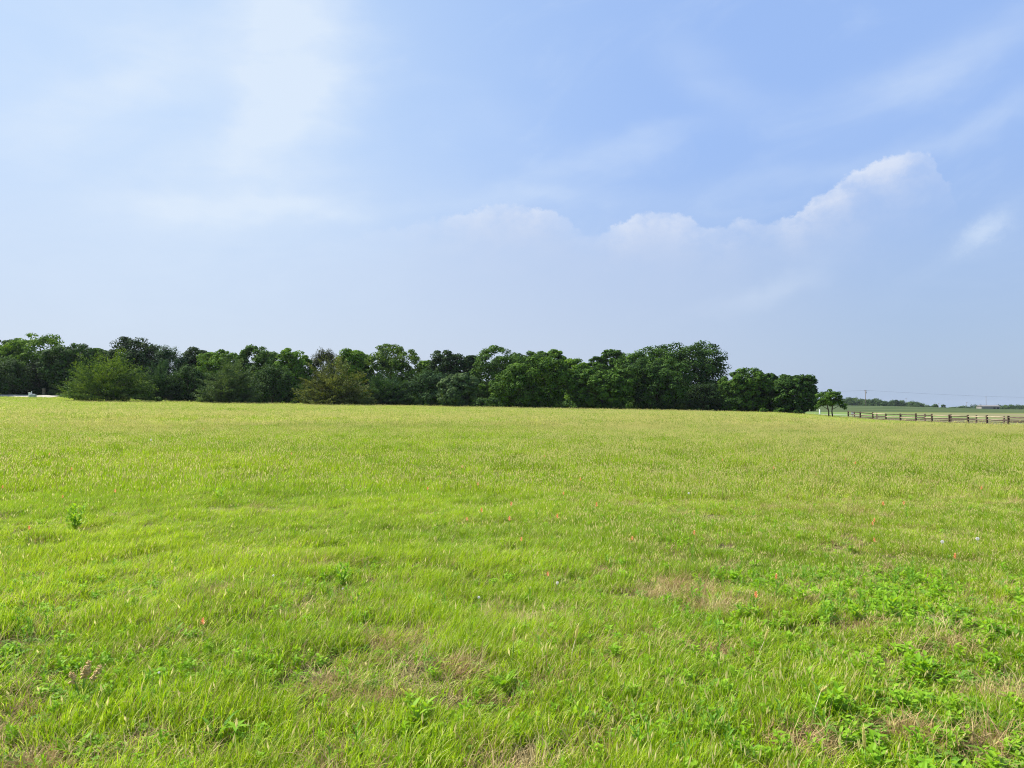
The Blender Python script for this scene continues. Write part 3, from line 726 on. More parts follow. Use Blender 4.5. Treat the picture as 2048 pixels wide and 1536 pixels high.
T = [
 # cx, w, top, Y, style, tone, name, label, cat, z0
 (-95, 150, 700, 140, 'broad', 'dark', 'broadleaf_tree', None, 'tree', .3),
 (5, 78, 679, 152, 'broad', 'dark', 'broadleaf_tree', 'dark broadleaf tree at the left edge, taller than the cedar before it', 'tree', .5),
 (78, 122, 668, 150, 'open', 'bright', 'broadleaf_tree', 'tall light green broadleaf tree at far left with sky showing through its crown', 'tree', 1.0),
 (18, 92, 716, 143, 'cedar', 'dark', 'cedar_tree', 'dark lower cedar at the left edge behind the pale lane', 'cedar tree', 0),
 (78, 72, 718, 146, 'cedar', 'black', 'cedar_tree', 'blackish cedar behind the white utility box and lane', 'cedar tree', 0),
 (137, 96, 687, 145, 'bush', 'dark', 'cedar_tree', 'rounded dark cedar with a flat top, left of the big spreading juniper', 'cedar tree', .8),
 (214, 168, 700, 121, 'fan', 'lime', 'juniper_tree', 'big spreading yellow-green juniper fanning out in front, left part of the wood', 'juniper', 0),
 (190, 60, 696, 150, 'broad', 'mid', 'broadleaf_tree', 'light crown just peeping over the big spreading juniper', 'tree', 1.5),
 (274, 104, 674, 150, 'broad', 'black', 'broadleaf_tree', 'tall blackish tree behind the right shoulder of the big spreading juniper', 'tree', .5),
 (336, 74, 691, 149, 'cedar', 'blue', 'cedar_tree', 'blue-green sloping cedar beside the tall blackish tree', 'cedar tree', 0),
 (318, 96, 722, 130, 'fan', 'blue', 'juniper_tree', 'dull blue-green juniper touching the right side of the big yellow-green one', 'juniper', 0),
 (376, 88, 728, 132, 'cedar', 'dark', 'cedar_tree', 'dark low cedar between two spreading junipers at left', 'cedar tree', 0),
 (394, 66, 695, 154, 'broad', 'black', 'broadleaf_tree', 'small blackish crown in the dip of the tree tops at left', 'tree', .5),
 (438, 88, 699, 150, 'open', 'bright', 'broadleaf_tree', 'bright green broadleaf behind the grey-green juniper', 'tree', .8),
 (458, 116, 717, 124, 'fan', 'grey', 'juniper_tree', 'grey-green spreading juniper at the field edge', 'juniper', 0),
 (516, 92, 691, 149, 'broad', 'mid', 'broadleaf_tree', 'tall mid green broadleaf behind and right of the grey-green juniper', 'tree', .5),
 (545, 96, 728, 130, 'cedar', 'dark', 'cedar_tree', 'dark green cedar between grey-green and olive junipers', 'cedar tree', 0),
 (588, 74, 697, 147, 'broad', 'bright', 'broadleaf_tree', 'bright green rounded broadleaf behind the left side of the olive juniper', 'tree', .4),
 (648, 76, 696, 150, 'cedar', 'brown', 'cedar_tree', 'dull brownish cedar with spiky tips rising behind the olive juniper', 'cedar tree', 0),
 (669, 148, 711, 122, 'fan', 'olive', 'juniper_tree', 'wide olive-brown juniper fanning out at the field edge', 'juniper', 0),
 (706, 62, 698, 148, 'broad', 'bright', 'broadleaf_tree', 'small bright green crown over the right shoulder of the olive juniper', 'tree', 1.0),
 (782, 114, 688, 148, 'open', 'lime', 'broadleaf_tree', 'tall yellow-green broadleaf with clumped crown and sky gaps, right of the olive juniper', 'tree', 1.2),
 (772, 104, 746, 128, 'fan', 'blue', 'juniper_tree', 'low dark blue-green juniper under the tall yellow-green broadleaf', 'juniper', 0),
 (850, 42, 721, 152, 'broad', 'bright', 'broadleaf_tree', 'little bright crown in the low gap of the tree tops near the centre', 'tree', 1.0),
 (862, 92, 738, 130, 'cedar', 'blue', 'cedar_tree', 'blue-green cedar left of the round grey-green shrub', 'cedar tree', 0),
 (895, 80, 701, 148, 'bush', 'black', 'cedar_tree', 'dark rounded tree top above and behind the round grey-green shrub', 'cedar tree', .5),
 (915, 76, 746, 121, 'bush', 'grey', 'round_shrub', 'round grey-green shrub standing at the field edge near the centre', 'shrub', 0),
 (941, 36, 711, 154, 'broad', 'black', 'broadleaf_tree', 'small dark crown behind, between the dark rounded top and the mid green tree', 'tree', 1.0),
 (1005, 118, 692, 146, 'broad', 'mid', 'broadleaf_tree', 'tall mid green broadleaf with a pointed leafy top near the centre', 'tree', .3),
 (1070, 62, 702, 149, 'broad', 'mid', 'broadleaf_tree', 'narrow green crown behind the big spreading bushy tree, left of its top', 'tree', .8),
 (1113, 58, 699, 150, 'open', 'bright', 'broadleaf_tree', 'light leafy crown behind the big spreading bushy tree, right of its top', 'tree', .8),
 (1066, 162, 713, 124, 'bush', 'mid', 'bushy_tree', 'big spreading bushy green tree at the field edge, right of the round shrub', 'tree', 0),
 (1156, 62, 717, 143, 'broad', 'bright', 'broadleaf_tree', 'bright green tree filling the dip right of the spreading bushy tree', 'tree', .3),
 (1197, 52, 713, 146, 'open', 'mid', 'broadleaf_tree', 'thin see-through crown in the dip left of the largest tree', 'tree', 1.5),
 (1230, 58, 699, 148, 'open', 'mid', 'broadleaf_tree', 'thin twiggy tree top touching the left of the largest tree', 'tree', 1.5),
 (1206, 118, 738, 125, 'bush', 'mid', 'bushy_tree', 'low bushy green tree in front of the thin twiggy tree tops', 'tree', 0),
 (1292, 124, 694, 138, 'broad', 'mid', 'broadleaf_tree', 'broad green tree forming the left shoulder of the largest crown', 'tree', .3),
 (1372, 152, 684, 142, 'broad', 'dark', 'broadleaf_tree', 'largest tree of the wood, a dark dome with sky gaps at its right', 'tree', 1.6),
 (1312, 136, 718, 127, 'bush', 'dark', 'bushy_tree', 'dark green tree with yellowish clumps in front of the largest tree', 'tree', 0),
 (1405, 92, 765, 131, 'cedar', 'black', 'cedar_tree', 'dark understorey cedar beneath the sky gaps of the largest tree', 'cedar tree', 0),
 (1490, 104, 736, 134, 'bush', 'mid', 'bushy_tree', 'rounded green tree right of the largest tree', 'tree', 0),
 (1532, 52, 747, 136, 'broad', 'dark', 'broadleaf_tree', 'narrow dark tree joined to the rounded green one, before the gap', 'tree', .2),
 (1591, 84, 749, 131, 'bush', 'dark', 'bushy_tree', 'rounded dark tree ending the wood, left of the small double-trunked tree', 'tree', 0),
]
for i, (cx, w, top, Y, style, tone, name, label, cat, z0) in enumerate(T):
    tree(name, cx, w, top, Y, style, tone, label or 'dark broadleaf tree outside the left edge of the picture', cat, z0, 'trees of the wood behind the meadow', i)

# the small tree with two trunks, alone at the end of the wood
def double_tree():
    r = np.random.RandomState(77); Y = 118.; x, y, z = at(1661, Y); H = (HY - 777) / F * Y + CZ - z; W = 62 / F * Y
    o = empty('double_trunk_tree', (x, y, z)); tag(o, 'small lone tree on two slim trunks, between the wood and the rail fence', 'tree')
    nb = 66; d = unit(r.randn(nb, 3)); C = d * np.array([W * .42, W * .36, H * .30]) * (.45 + .55 * r.rand(nb, 1)) + np.array([0, 0, H * .645])
    C = np.concatenate([C, [[-W * .44, 0, H * .36], [W * .45, 0, H * .33], [W * .36, -.2, H * .38], [-W * .36, .1, H * .42], [W * .48, .2, H * .42]]])
    rb = r.uniform(.30, .48, len(C)); e = np.eye(3)
    Q = leaves_on(r, C, e[0] * rb[:, None] * 1.1, e[2] * rb[:, None] * .7, e[1] * rb[:, None] * 1.1, 80, .26, .15)
    link(bpy.data.objects.new('crown', quads_mesh('crown', Q, LM['mid'])), o)
    for s in (-1, 1):
        mb = MB(); b = Vector((.30 * s, 0, -.1)); m1 = Vector((.24 * s - .06, .0, H * .2)); m2 = Vector((.42 * s - .12, 0, H * .42)); tp = Vector((.75 * s, .1, H * .72))
        mb.tube([b, m1, m2, tp], [.13, .10, .085, .03], 8)
        for c in C[np.argsort(np.abs(C[:, 0] - s * W * .25))[:7]]:
            mb.tube([m2, (m2 + Vector(c)) * .5 + Vector((0, 0, .1)), Vector(c)], [.05, .035, .012], 6)
        mb.tube([m1.lerp(m2, .3), Vector((W * .28 * s, 0, H * .40)), Vector((W * .43 * s, 0, H * .37))], [.05, .035, .015], 6)
        mb.build('trunk', M_BARK, o, True)
double_tree()

# low brush along the foot of the wood
r = np.random.RandomState(8); Qs = {}
for i in range(680):
    kind = 0 if i < 80 else 1 if i < 190 else 2 if i < 440 else 3
    px = r.uniform(-120, 1612); Y = (r.uniform(125, 128.5), r.uniform(129, 158), r.uniform(150, 166), r.uniform(140, 160))[kind]; x, y, z = at(px, Y)
    if x < -58 and Y < 143: continue
    h = (r.uniform(.35, 1.0), r.uniform(2.0, 4.0), r.uniform(4.2, 7.0) if px < 1560 else r.uniform(2., 3.4), r.uniform(1.6, 2.6))[kind]; w = min(h * r.uniform(1., 1.7), 6.)
    nb = 14 if kind < 2 else 22; C = unit(r.randn(nb, 3)) * np.array([w * .4, w * .35, h * .38]) * r.uniform(.5, 1., (nb, 1)) + np.array([x, y, z + h * (.45, .4, .45, .28)[kind]]); rb = np.full(nb, min(w, h) * (.24, .26, .24, .30)[kind]); e = np.eye(3)
    tone = 'mid' if kind == 0 else 'dark'
    if px > 1590 and kind != 0: continue
    Qs.setdefault(tone, []).append(leaves_on(r, C, e[0] * rb[:, None], e[2] * rb[:, None] * .8, e[1] * rb[:, None], 42 if kind < 2 else 70, .36, .2))
q0 = np.concatenate(Qs['dark']); q1 = np.concatenate(Qs['mid'])
ug = link(bpy.data.objects.new('undergrowth', quads_mesh('undergrowth', np.concatenate([q0, q1]), [LM['dark'], LM['mid']], np.r_[np.zeros(len(q0)), np.ones(len(q1))])))
tag(ug, 'dark brush and saplings filling the foot of the wood', 'undergrowth', None, 'stuff')

# ------------------------------------------------------------------ left edge: box by the lane and small things
M_BOXW = simple('white_enamel', (.70, .70, .68), (.78, .78, .76), 6, .5)
M_BOXG = simple('grey_enamel', (.30, .33, .33), (.38, .40, .40), 6, .5)
x, y, z = at(62, 135.5)
o = empty('utility_box', (x, y, z)); tag(o, 'white and grey utility box beside the pale lane at far left', 'utility box')
MB().box((-.22, 0, .42), (.34, .3, 1.0), 0, .03).build('cabinet', M_BOXW, o)
MB().box((.36, 0, .3), (.9, .6, .62), 0, .05).box((.30, 0, .66), (.5, .5, .1), 0, .02).build('housing', M_BOXG, o)
MB().tube([(.10, 0, .55), (.10, 0, 1.2)], .07, 8).build('pipe', M_BOXW, o)
M_DRUM = simple('weathered_tan', (.17, .14, .085), (.26, .21, .13), 3, .9)
x, y, z = at(87.5, 143.5)
o = MB(); o.tube([(0, 0, -.1), (0, 0, .05), (0, 0, .45), (0, 0, .5), (0, 0, .9), (0, 0, .95), (0, 0, 1.15), (0, 0, 1.2)], [.30, .31, .30, .325, .30, .325, .30, .22], 14)
d = o.build('barrel', M_DRUM, None, True); d.location = (x, y, z); tag(d, 'tan upright barrel in the dark gap under the cedars at left', 'barrel')
for k, (px, Yb, h, tone, lb) in enumerate([(103, 143.5, 1.0, 'grey', 'small grey-green bush right of the tan barrel'), (115, 143.8, .9, 'grey', 'pale low bush, the middle of three beyond the lane'), (128, 143.3, .9, 'olive', 'olive low bush touching the big spreading juniper')]):
    x, y, z = at(px, Yb); o = empty('low_bush', (x, y, z)); tag(o, lb, 'bush', 'low bushes beyond the lane')
    rr = np.random.RandomState(50 + k); Q, C = crown(rr, 1.15, 1.1, h, 'bush', 0, .12); Q = np.concatenate([Q]); link(bpy.data.objects.new('foliage', quads_mesh('foliage', Q, LM[tone])), o)
    MB().tube([(0, 0, -.05), (0, 0, h * .6)], [.04, .02], 6).build('stem', M_BARK, o)

# ------------------------------------------------------------------ rail fences
M_POST = simple('dark_post', (.045, .030, .023), (.10, .068, .050), 5, .9, (4, 4, 1), .15, .4)
M_RAIL = simple('weathered_rail', (.060, .043, .032), (.135, .10, .075), 2, .85, (1, 1, 6), .2, .3)
M_PALE = simple('pale_sunlit_rail', (.31, .245, .16), (.42, .34, .23), 2, .8, (1, 1, 6), .2, .2)  # fresh lighter wood, with the sunlit brightness of some rails put into the colour
M_WPOST = simple('weathered_post', (.11, .080, .058), (.20, .15, .11), 5, .9, (4, 4, 1), .15, .4)
def rail_fence(label, pts, posth, rails, pale, pm, seed):
    r = random.Random(seed); o = empty('rail_fence', (*pts[0], hz(*pts[0]))); tag(o, label, 'fence'); b = Vector(o.location)
    P = [Vector((x, y, hz(x, y))) - b for x, y in pts]
    for p in P:
        h = posth * r.uniform(.96, 1.06); rz = r.uniform(-.1, .1)
        MB().box((p.x, p.y, p.z + h / 2 - .15), (.185, .185, h + .3), rz, .02).build('post', pm, o)
    for i in range(len(P) - 1):
        for k, f in enumerate(rails):
            a, c = P[i] + Vector((-.02, 0, posth * f)), P[i + 1] + Vector((-.02, 0, posth * f))
            a = a + Vector((0, 0, r.uniform(-.03, .03))); c = c + Vector((0, 0, r.uniform(-.03, .03))); m = (a + c) / 2 + Vector((0, 0, -r.uniform(0, .04)))
            ok = (i, k) in pale
            mb = MB().tube([a, m, c], [.062, .067, .06], 7)
            mb.build('rail', M_PALE if ok else M_RAIL, o, True)
    return o
s_ = .93
fx = [(672, 142.7), (696, 137.8), (721, 133), (747, 128.3), (776, 123.6), (807, 118.8), (839, 114.3), (874, 109.7), (911, 105.3), (949, 101), (992, 96.7), (1038, 92.4), (1092, 87.8)]
front = [(u / F * d * s_, d * s_) for u, d in fx]
rail_fence('dark three-rail wooden fence running along the right side of the meadow', front, 1.16, (.86, .52, .16), {(3, 1), (4, 1), (6, 0), (8, 0), (2, 0), (9, 0)}, M_POST, 3)
back = [(684, 150), (729, 142), (777, 134.5), (825, 127), (877, 121), (928, 116), (983, 111.5), (1040, 107), (1100, 102)]
back = [(u / F * d, d) for u, d in back]
rail_fence('weathered paler wooden fence standing behind the dark front fence', back, 1.12, (.84, .50, .18), {(1, 0), (2, 0), (5, 0), (5, 1), (3, 1), (4, 0), (0, 1)}, M_WPOST, 4)
# far side cross piece that joins both lines
M_SIGN = simple('white_sign', (.80, .80, .78), (.74, .74, .72), 5, .5)
x, y, z = at(1704, 149.5)
o = empty('white_sign', (x, y, z)); tag(o, 'small blank white sign board on the back fence, beside its first post', 'sign')
MB().box((0, -.1, .82), (.50, .03, .34), 0, .008).build('board', M_SIGN, o)
MB().box((0, -.03, .55), (.06, .05, 1.2), 0, .01).build('stake', M_WPOST, o)

# white marker post by the lane beyond
x, y, z = at(1639, 172)
o = MB().tube([(0, 0, -.1), (0, 0, .1), (0, 0, 1.0), (0, 0, 1.12)], [.16, .14, .14, .05], 10).build('marker_post', M_SIGN, None, True); o.location = (x, y, z)
tag(o, 'short white marker post by the lane, behind the double-trunked tree', 'post')

# ------------------------------------------------------------------ far hill: poles, wires, barn, woods
M_POLE = simple('pole_wood', (.20, .16, .13), (.30, .25, .20), 2, .9)
M_GREYM = simple('grey_metal', (.32, .34, .36), (.42, .44, .45), 3, .5)
def pole(px, Y, top, label, rad=.16, arms=True):
    x, y, z = at(px, Y); H = (HY - top) / F * Y + CZ - z
    o = empty('utility_pole', (x, y, z)); tag(o, label, 'utility pole', 'utility poles beyond the hill')
    MB().tube([(0, 0, -.5), (0, 0, H * .5), (0, 0, H)], [rad, rad * .85, rad * .65], 9).build('pole_shaft', M_POLE, o, True)
    if arms:
        MB().box((0, -rad, H - .5), (1.9, .14, .18)).build('crossarm', M_POLE, o)
        for sx in (-.85, 0, .85): MB().tube([(sx, -rad, H - .42), (sx, -rad, H - .1)], [.09, .06], 7).build('insulator', M_GREYM, o)
    return x, y, z + H, o
p1 = pole(1731, 470, 780, 'nearest and tallest utility pole, on the grassy hill before the far woods', .22)
x1, y1, z1, o1 = p1
MB().tube([(.42, -.1, z1 - o1.location.z - 2.0), (.42, -.1, z1 - o1.location.z - .95)], .30, 10).build('transformer', M_GREYM, o1, True)
pole(1972, 880, 793, 'thin tall utility pole above the right half of the long barn', .24)
pole(1812, 900, 796, 'thin pole top sticking out of the far woods, right of the nearest pole', .22)
pole(1870, 880, 805, 'short pole by the gap in the far woods, the left of a close pair', .2)
pole(1877, 900, 806, 'short pole by the gap in the far woods, the right of a close pair', .2)
pole(1933, 890, 804, 'small distant pole left of the long barn', .2)
M_WIRE = simple('wire', (.10, .10, .11), (.14, .14, .15), 1, .6)
def wire(a, b, sag, label):
    a, b = Vector(a), Vector(b); pts = []
    for i in range(25):
        t = i / 24; p = a.lerp(b, t); p.z -= sag * 4 * t * (1 - t); pts.append(p - a)
    o = MB().tube(pts, .035, 5).build('power_line', M_WIRE, None, True); o.location = a; tag(o, label, 'wire', 'wires of the nearest pole')
xr, yr, zr = at(2120, 560); xl, yl, zl = at(1560, 430)
wire((x1, y1, z1 - .15), (xr, yr, zr + 9.), .8, 'faint wire running from the nearest pole to the right edge')
wire((x1, y1, z1 - .15), (xl, yl, zl + 9.), .8, 'faint wire running from the nearest pole left behind the wood')

# long low barn
x, y, z = at(1976, 505)
M_BWALL = simple('barn_wall', (.22, .20, .18), (.28, .26, .24), .6, .8, (1, 1, .2))
M_BROOF = simple('barn_roof', (.17, .16, .15), (.22, .205, .19), .5, .6, (1, .2, 1))
M_DARK = simple('dark_opening', (.03, .03, .03), (.05, .05, .05), 1)
o = empty('barn', (x, y, z - .1), -.08); tag(o, 'long low grey barn on the far hill at right', 'barn')
L_, D_, h_ = 11.6, 6.5, 1.9
MB().box((0, 0, h_ / 2 - .3), (L_, D_, h_ + .6)).build('wall', M_BWALL, o)
rf = MB(); e = .25
rf.add([(-L_ / 2 - e, -D_ / 2 - e, h_ + .02), (L_ / 2 + e, -D_ / 2 - e, h_ + .02), (L_ / 2 + e, 0, h_ + .75), (-L_ / 2 - e, 0, h_ + .75), (-L_ / 2 - e, D_ / 2 + e, h_ + .02), (L_ / 2 + e, D_ / 2 + e, h_ + .02)], [(0, 1, 2, 3), (3, 2, 5, 4), (0, 3, 4), (1, 5, 2), (0, 4, 5, 1)])
rf.build('roof', M_BROOF, o)
for sx in (2.2, 4.4): MB().box((sx, -D_ / 2 - .01, .6), (1.3, .06, 1.2)).build('door', M_DARK, o)
MB().box((-L_ / 2 + .7, -.2, h_ + .9), (.5, .5, .5), 0, .05).build('vent', M_BROOF, o)

# distant woods: one mass of crowns
LM['far'] = leaf_mat('leaves_far', (.022, .050, .018), (.055, .095, .028), .15, .25)
LM['far2'] = leaf_mat('leaves_far_light', (.045, .085, .022), (.085, .13, .035), .15, .25)
r = np.random.RandomState(31); Qf = []; Qg = []
prof_x = [1560, 1640, 1690, 1700, 1730, 1750, 1770, 1790, 1815, 1835, 1850, 1862]
prof_t = [797, 796, 795, 793.5, 797, 795, 800, 798, 800, 803, 808, 813]
prof2_x = [1905, 1920, 1940, 1960, 1990, 2010, 2030, 2060, 2120]; prof2_t = [813.5, 812, 809, 808.5, 809, 809, 808, 808.5, 807]
for i in range(330):
    second = i % 5 < 2
    px = r.uniform(1890, 2130) if second else r.uniform(1540, 1866); Y = r.uniform(700, 860)
    tp = np.interp(px, prof2_x if second else prof_x, prof2_t if second else prof_t) + (r.uniform(0, 10) if i % 3 else r.uniform(-.8, 1.5))
    x, y, z = at(px, Y); ztop = (HY - tp) / F * Y + CZ; w = r.uniform(6, 12)
    if ztop - z < 2: continue
    nb = 9; hh = min(ztop - z, 9.); C = unit(r.randn(nb, 3)) * np.array([w * .36, w * .36, hh * .30]) + np.array([x, y, ztop - hh * .5]); rb = np.full(nb, w * .24); e = np.eye(3)
    q = leaves_on(r, C, e[0] * rb[:, None], e[2] * rb[:, None] * .75, e[1] * rb[:, None], 70, 1.0, .6)
    (Qg if i % 6 == 0 else Qf).append(q)
q0 = np.concatenate(Qf); q1 = np.concatenate(Qg)
dw = link(bpy.data.objects.new('distant_woods', quads_mesh('distant_woods', np.concatenate([q0, q1]), [LM['far'], LM['far2']], np.r_[np.zeros(len(q0)), np.ones(len(q1))])))
tag(dw, 'hazy far-off woods along the skyline beyond the hill', 'woods', None, 'stuff')
for k, (px, tp, w, lb) in enumerate([(1869, 807.5, 13, 'small far tree standing alone in the gap of the far woods, darker of two'), (1886, 809, 11, 'smaller far tree right of the dark lone one in the gap of the far woods')]):
    rr = np.random.RandomState(90 + k); Y = 640.; x, y, z = at(px, Y); H = (HY - tp) / F * Y + CZ - z; W = w / F * Y
    o = empty('distant_tree', (x, y, z)); tag(o, lb, 'tree')
    nb = 26; C = unit(rr.randn(nb, 3)) * np.array([W * .36, W * .36, H * .28]) + np.array([0, 0, H * .62]); rb = np.full(nb, W * .18); e = np.eye(3)
    link(bpy.data.objects.new('crown', quads_mesh('crown', leaves_on(rr, C, e[0] * rb[:, None], e[2] * rb[:, None] * .8, e[1] * rb[:, None], 60, .8, .5), LM['far'])), o)
    MB().tube([(0, 0, -.3), (0, 0, H * .6)], [.25, .12], 7).build('trunk', M_BARK, o)

# ------------------------------------------------------------------ air
HAZE_DENS = .00006
hv = MB().box((0, 1250, 1.), (5400, 2900, 34.)).build('haze', [], None)
m, n = material('haze'); pv = n.new('ShaderNodeVolumePrincipled'); pv.inputs['Color'].default_value = (.80, .87, 1, 1); pv.inputs['Density'].default_value = HAZE_DENS
pv.inputs['Anisotropy'].default_value = .2
ow = n.new('ShaderNodeOutputMaterial'); n.t.links.new(pv.outputs[0], ow.inputs['Volume']); hv.data.materials.append(m); tag(hv, kind='stuff')

# ------------------------------------------------------------------ sun and sky
SUN_AZ, SUN_EL = R(-66), R(51)
sd = Vector((math.sin(SUN_AZ) * math.cos(SUN_EL), math.cos(SUN_AZ) * math.cos(SUN_EL), math.sin(SUN_EL)))
sl = bpy.data.lights.new('sun', 'SUN'); sl.energy = 5.0; sl.angle = R(.6); sl.color = (1, .955, .87)
so = link(bpy.data.objects.new('sun', sl)); so.rotation_euler = (-sd).to_track_quat('-Z', 'Y').to_euler()

wd = bpy.data.worlds.new('World'); SC.world = wd; wd.use_nodes = True
n = NT(wd.node_tree)
tc = n.new('ShaderNodeTexCoord'); D = tc.outputs['Generated']; dx, dy, dz = n.sep(D)
sky = n.new('ShaderNodeTexSky', sky_type='NISHITA'); sky.sun_disc = False; sky.sun_elevation = SUN_EL; sky.sun_rotation = SUN_AZ
sky.air_density = 1.0; sky.dust_density = 1.2; sky.ozone_density = 1.5
EXPO = .75
K = 10.0 / 2 ** EXPO                              # sky units per display unit (strength .1)
az = n.m('ARCTAN2', dx, dy); el = n.m('ARCSINE', dz)
def AZ(px): return math.atan((px - 1024) / F)
def EL(px, py): return math.atan((HY - py) / F * math.cos(AZ(px)))
def lin(r_, g_, b_): return tuple((((c / 255 + .055) / 1.055) ** 2.4) for c in (r_, g_, b_))
def kc(*rgb): return tuple(c * K for c in lin(*rgb))
base = n.mix(.88, n.mix(1., sky.outputs[0], (1., 1., 1.), 'MULTIPLY'),
             n.mix(n.ss(el, 0., .36), n.mix(n.ss(az, -.30, .50), kc(201, 213, 233), kc(171, 192, 222)), n.mix(n.ss(az, -.45, .30), kc(190, 217, 252), kc(158, 191, 247))))
pv = n.xyz(az, el)
def blob(px, py, sa, se, rot=0., amp=1., warp=None):
    a0, e0 = AZ(px), EL(px, py); c, s = math.cos(rot), math.sin(rot)
    da, de = n.sub(warp[0] if warp else az, a0), n.sub(warp[1] if warp else el, e0)
    u = n.m('MULTIPLY_ADD', da, c / sa, n.mul(de, s / sa)); v = n.m('MULTIPLY_ADD', de, c / se, n.mul(da, -s / se))
    q = n.add(n.mul(u, u), n.mul(v, v))
    return n.mul(n.m('EXPONENT', n.mul(q, -1.)), amp)
# soft warp of the sky coordinates for wisps, a tighter one for billows
w1 = n.sub(n.noise(n.vscale(pv, (1, 1.6, 0)), 5., 4, .55), .5); w2 = n.sub(n.noise(n.vscale(n.xyz(n.add(az, 3.7), el), (1, 1.6, 0)), 5., 4, .55), .5)
WP = (n.add(az, n.mul(w1, .16)), n.add(el, n.mul(w2, .10)))
b1 = n.sub(n.noise(pv, 30., 7, .68), .5); b2 = n.sub(n.noise(n.xyz(n.add(az, 7.3), el), 30., 7, .68), .5)
BP = (n.add(az, n.mul(b1, .045)), n.add(el, n.mul(b2, .040)))
cir = [blob(575, 40, .075, .10, 0, .42, WP), blob(600, 150, .06, .12, 0, .42, WP), blob(505, 265, .045, .12, -.75, .52, WP), blob(235, 165, .12, .035, .55, .42, WP), blob(330, 40, .2, .07, 0, .25, WP),
       blob(300, 420, .35, .16, 0, .40, WP), blob(560, 405, .10, .014, .04, .42, WP), blob(420, 410, .10, .016, .06, .26, WP),
       blob(1265, 285, .09, .014, .14, .24, WP), blob(1900, 125, .12, .026, .22, .32, WP), blob(1010, 270, .10, .04, -.5, .06, WP), blob(1450, 150, .10, .03, -.6, .16, WP), blob(1990, 240, .07, .016, .2, .22, WP), blob(1640, 345, .16, .016, .14, .20, WP), blob(1060, 400, .16, .015, .05, .2, WP),
       blob(1540, 575, .08, .012, .42, .26, WP), blob(1970, 462, .032, .011, .6, .42, BP)]
cw = n.add(*cir)
fib = n.noise(n.vscale(n.xyz(n.add(az, n.mul(el, -.5)), el), (3.5, 10., 0)), 2.2, 6, .6, .4)
cw = n.mul(cw, n.ss(fib, .22, .72, .70, 1.15))
streak = n.mul(n.ss(n.noise(n.vscale(n.xyz(n.add(az, n.mul(el, .9)), n.sub(el, n.mul(az, .35))), (2.2, 6., 0)), 2., 6, .58, .6), .48, .78), n.ss(el, .06, .22), .16)
# cumulus: skyline of cloud tops
def fcurve(pts, lo, hi, vlo, vhi):
    nd = n.new('ShaderNodeFloatCurve'); cm = nd.mapping; cv = cm.curves[0]
    P = [((AZ(px) - lo) / (hi - lo), (v - vlo) / (vhi - vlo)) for px, v in pts]
    cv.points[0].location = P[0]; cv.points[1].location = P[-1]
    for p in P[1:-1]: cv.points.new(*p)
    cm.update(); n.put(nd.inputs['Value'], n.m('DIVIDE', n.sub(BP[0], lo), hi - lo)); n.put(nd.inputs['Factor'], 1.0)
    return n.m('MULTIPLY_ADD', nd.outputs[0], vhi - vlo, vlo)
tops = [(520, 490), (700, 470), (820, 446), (900, 426), (960, 410), (1020, 402), (1080, 410), (1130, 430), (1190, 462), (1240, 440), (1280, 424), (1330, 420), (1375, 428), (1420, 448), (1470, 436), (1510, 434), (1560, 440), (1600, 414), (1660, 372), (1715, 340), (1760, 314), (1800, 306), (1835, 294), (1868, 302), (1890, 330), (1915, 400), (1950, 470), (2040, 500)]
topc = fcurve([(px, EL(px, py)) for px, py in tops], -.36, .60, 0., .4)
ampc = fcurve([(520, .0), (700, .08), (850, .22), (960, .56), (1040, .66), (1100, .36), (1190, .20), (1265, .78), (1340, .74), (1400, .42), (1470, .46), (1530, .28), (1580, .50), (1640, .85), (1760, .85), (1830, .66), (1865, .36), (1895, .13), (1930, .02), (2040, .0)], -.36, .60, 0., 1.)
dep = n.sub(topc, BP[1])
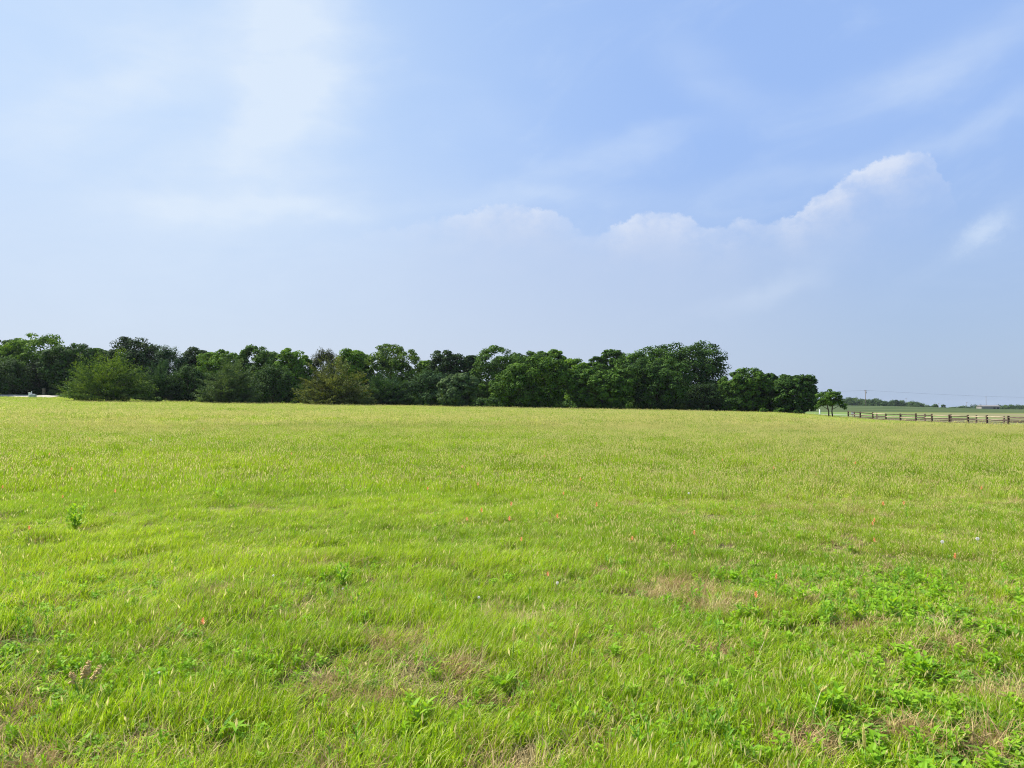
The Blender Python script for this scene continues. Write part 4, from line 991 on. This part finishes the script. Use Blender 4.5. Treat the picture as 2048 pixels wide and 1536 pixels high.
body = n.mul(n.ss(dep, -.001, .016), ampc, n.m('EXPONENT', n.mul(n.m('MAXIMUM', dep, 0.), -26.)))
rim = n.mul(n.ss(dep, -.001, .007), ampc, n.m('EXPONENT', n.mul(n.m('MAXIMUM', dep, 0.), -70.)))
puffs = n.noise(n.vscale(pv, (1, 1.3, 0)), 17., 6, .6)
body = n.mul(body, n.ss(puffs, .30, .66, .40, 1.1)); rim = n.mul(rim, n.ss(puffs, .32, .58, .25, 1.1))
veil = n.mul(n.ss(n.sub(topc, WP[1]), 0., .05), n.ss(az, -.4, .1), n.ss(az, .52, .2), .26)
c = n.mix(n.m('MINIMUM', n.add(cw, streak), .9), base, kc(222, 236, 253))
c = n.mix(veil, c, kc(206, 216, 236))
c = n.mix(n.m('MINIMUM', n.mul(body, .95), .92), c, kc(214, 223, 242))
c = n.mix(n.m('MINIMUM', n.mul(rim, .95), .95), c, kc(240, 244, 252))
below = n.ss(dz, -.02, 0.)
bg = n.new('ShaderNodeBackground'); n.put(bg.inputs[0], c); bg.inputs[1].default_value = .1
ow = n.new('ShaderNodeOutputWorld'); n.t.links.new(bg.outputs[0], ow.inputs[0])

# ------------------------------------------------------------------ camera and output
cam = bpy.data.cameras.new('camera'); cam.sensor_width = 36; cam.lens = F / 2048 * 36; cam.clip_start = .05; cam.clip_end = 6000
co = link(bpy.data.objects.new('camera', cam)); co.location = (0, 0, CZ); co.rotation_euler = (R(90) + math.atan((HY - 768) / F), 0, 0)
SC.camera = co
SC.view_settings.view_transform = 'Standard'; SC.view_settings.look = 'None'; SC.view_settings.exposure = EXPO; SC.view_settings.gamma = 1.0
cy = SC.cycles
cy.max_bounces = 8; cy.diffuse_bounces = 3; cy.glossy_bounces = 2; cy.transmission_bounces = 5; cy.volume_bounces = 0; cy.transparent_max_bounces = 8
cy.use_adaptive_sampling = False; cy.filter_width = 1.05
cy.use_denoising = True; cy.denoiser = 'OPENIMAGEDENOISE'; cy.denoising_input_passes = 'RGB_ALBEDO_NORMAL'; cy.denoising_prefilter = 'NONE'
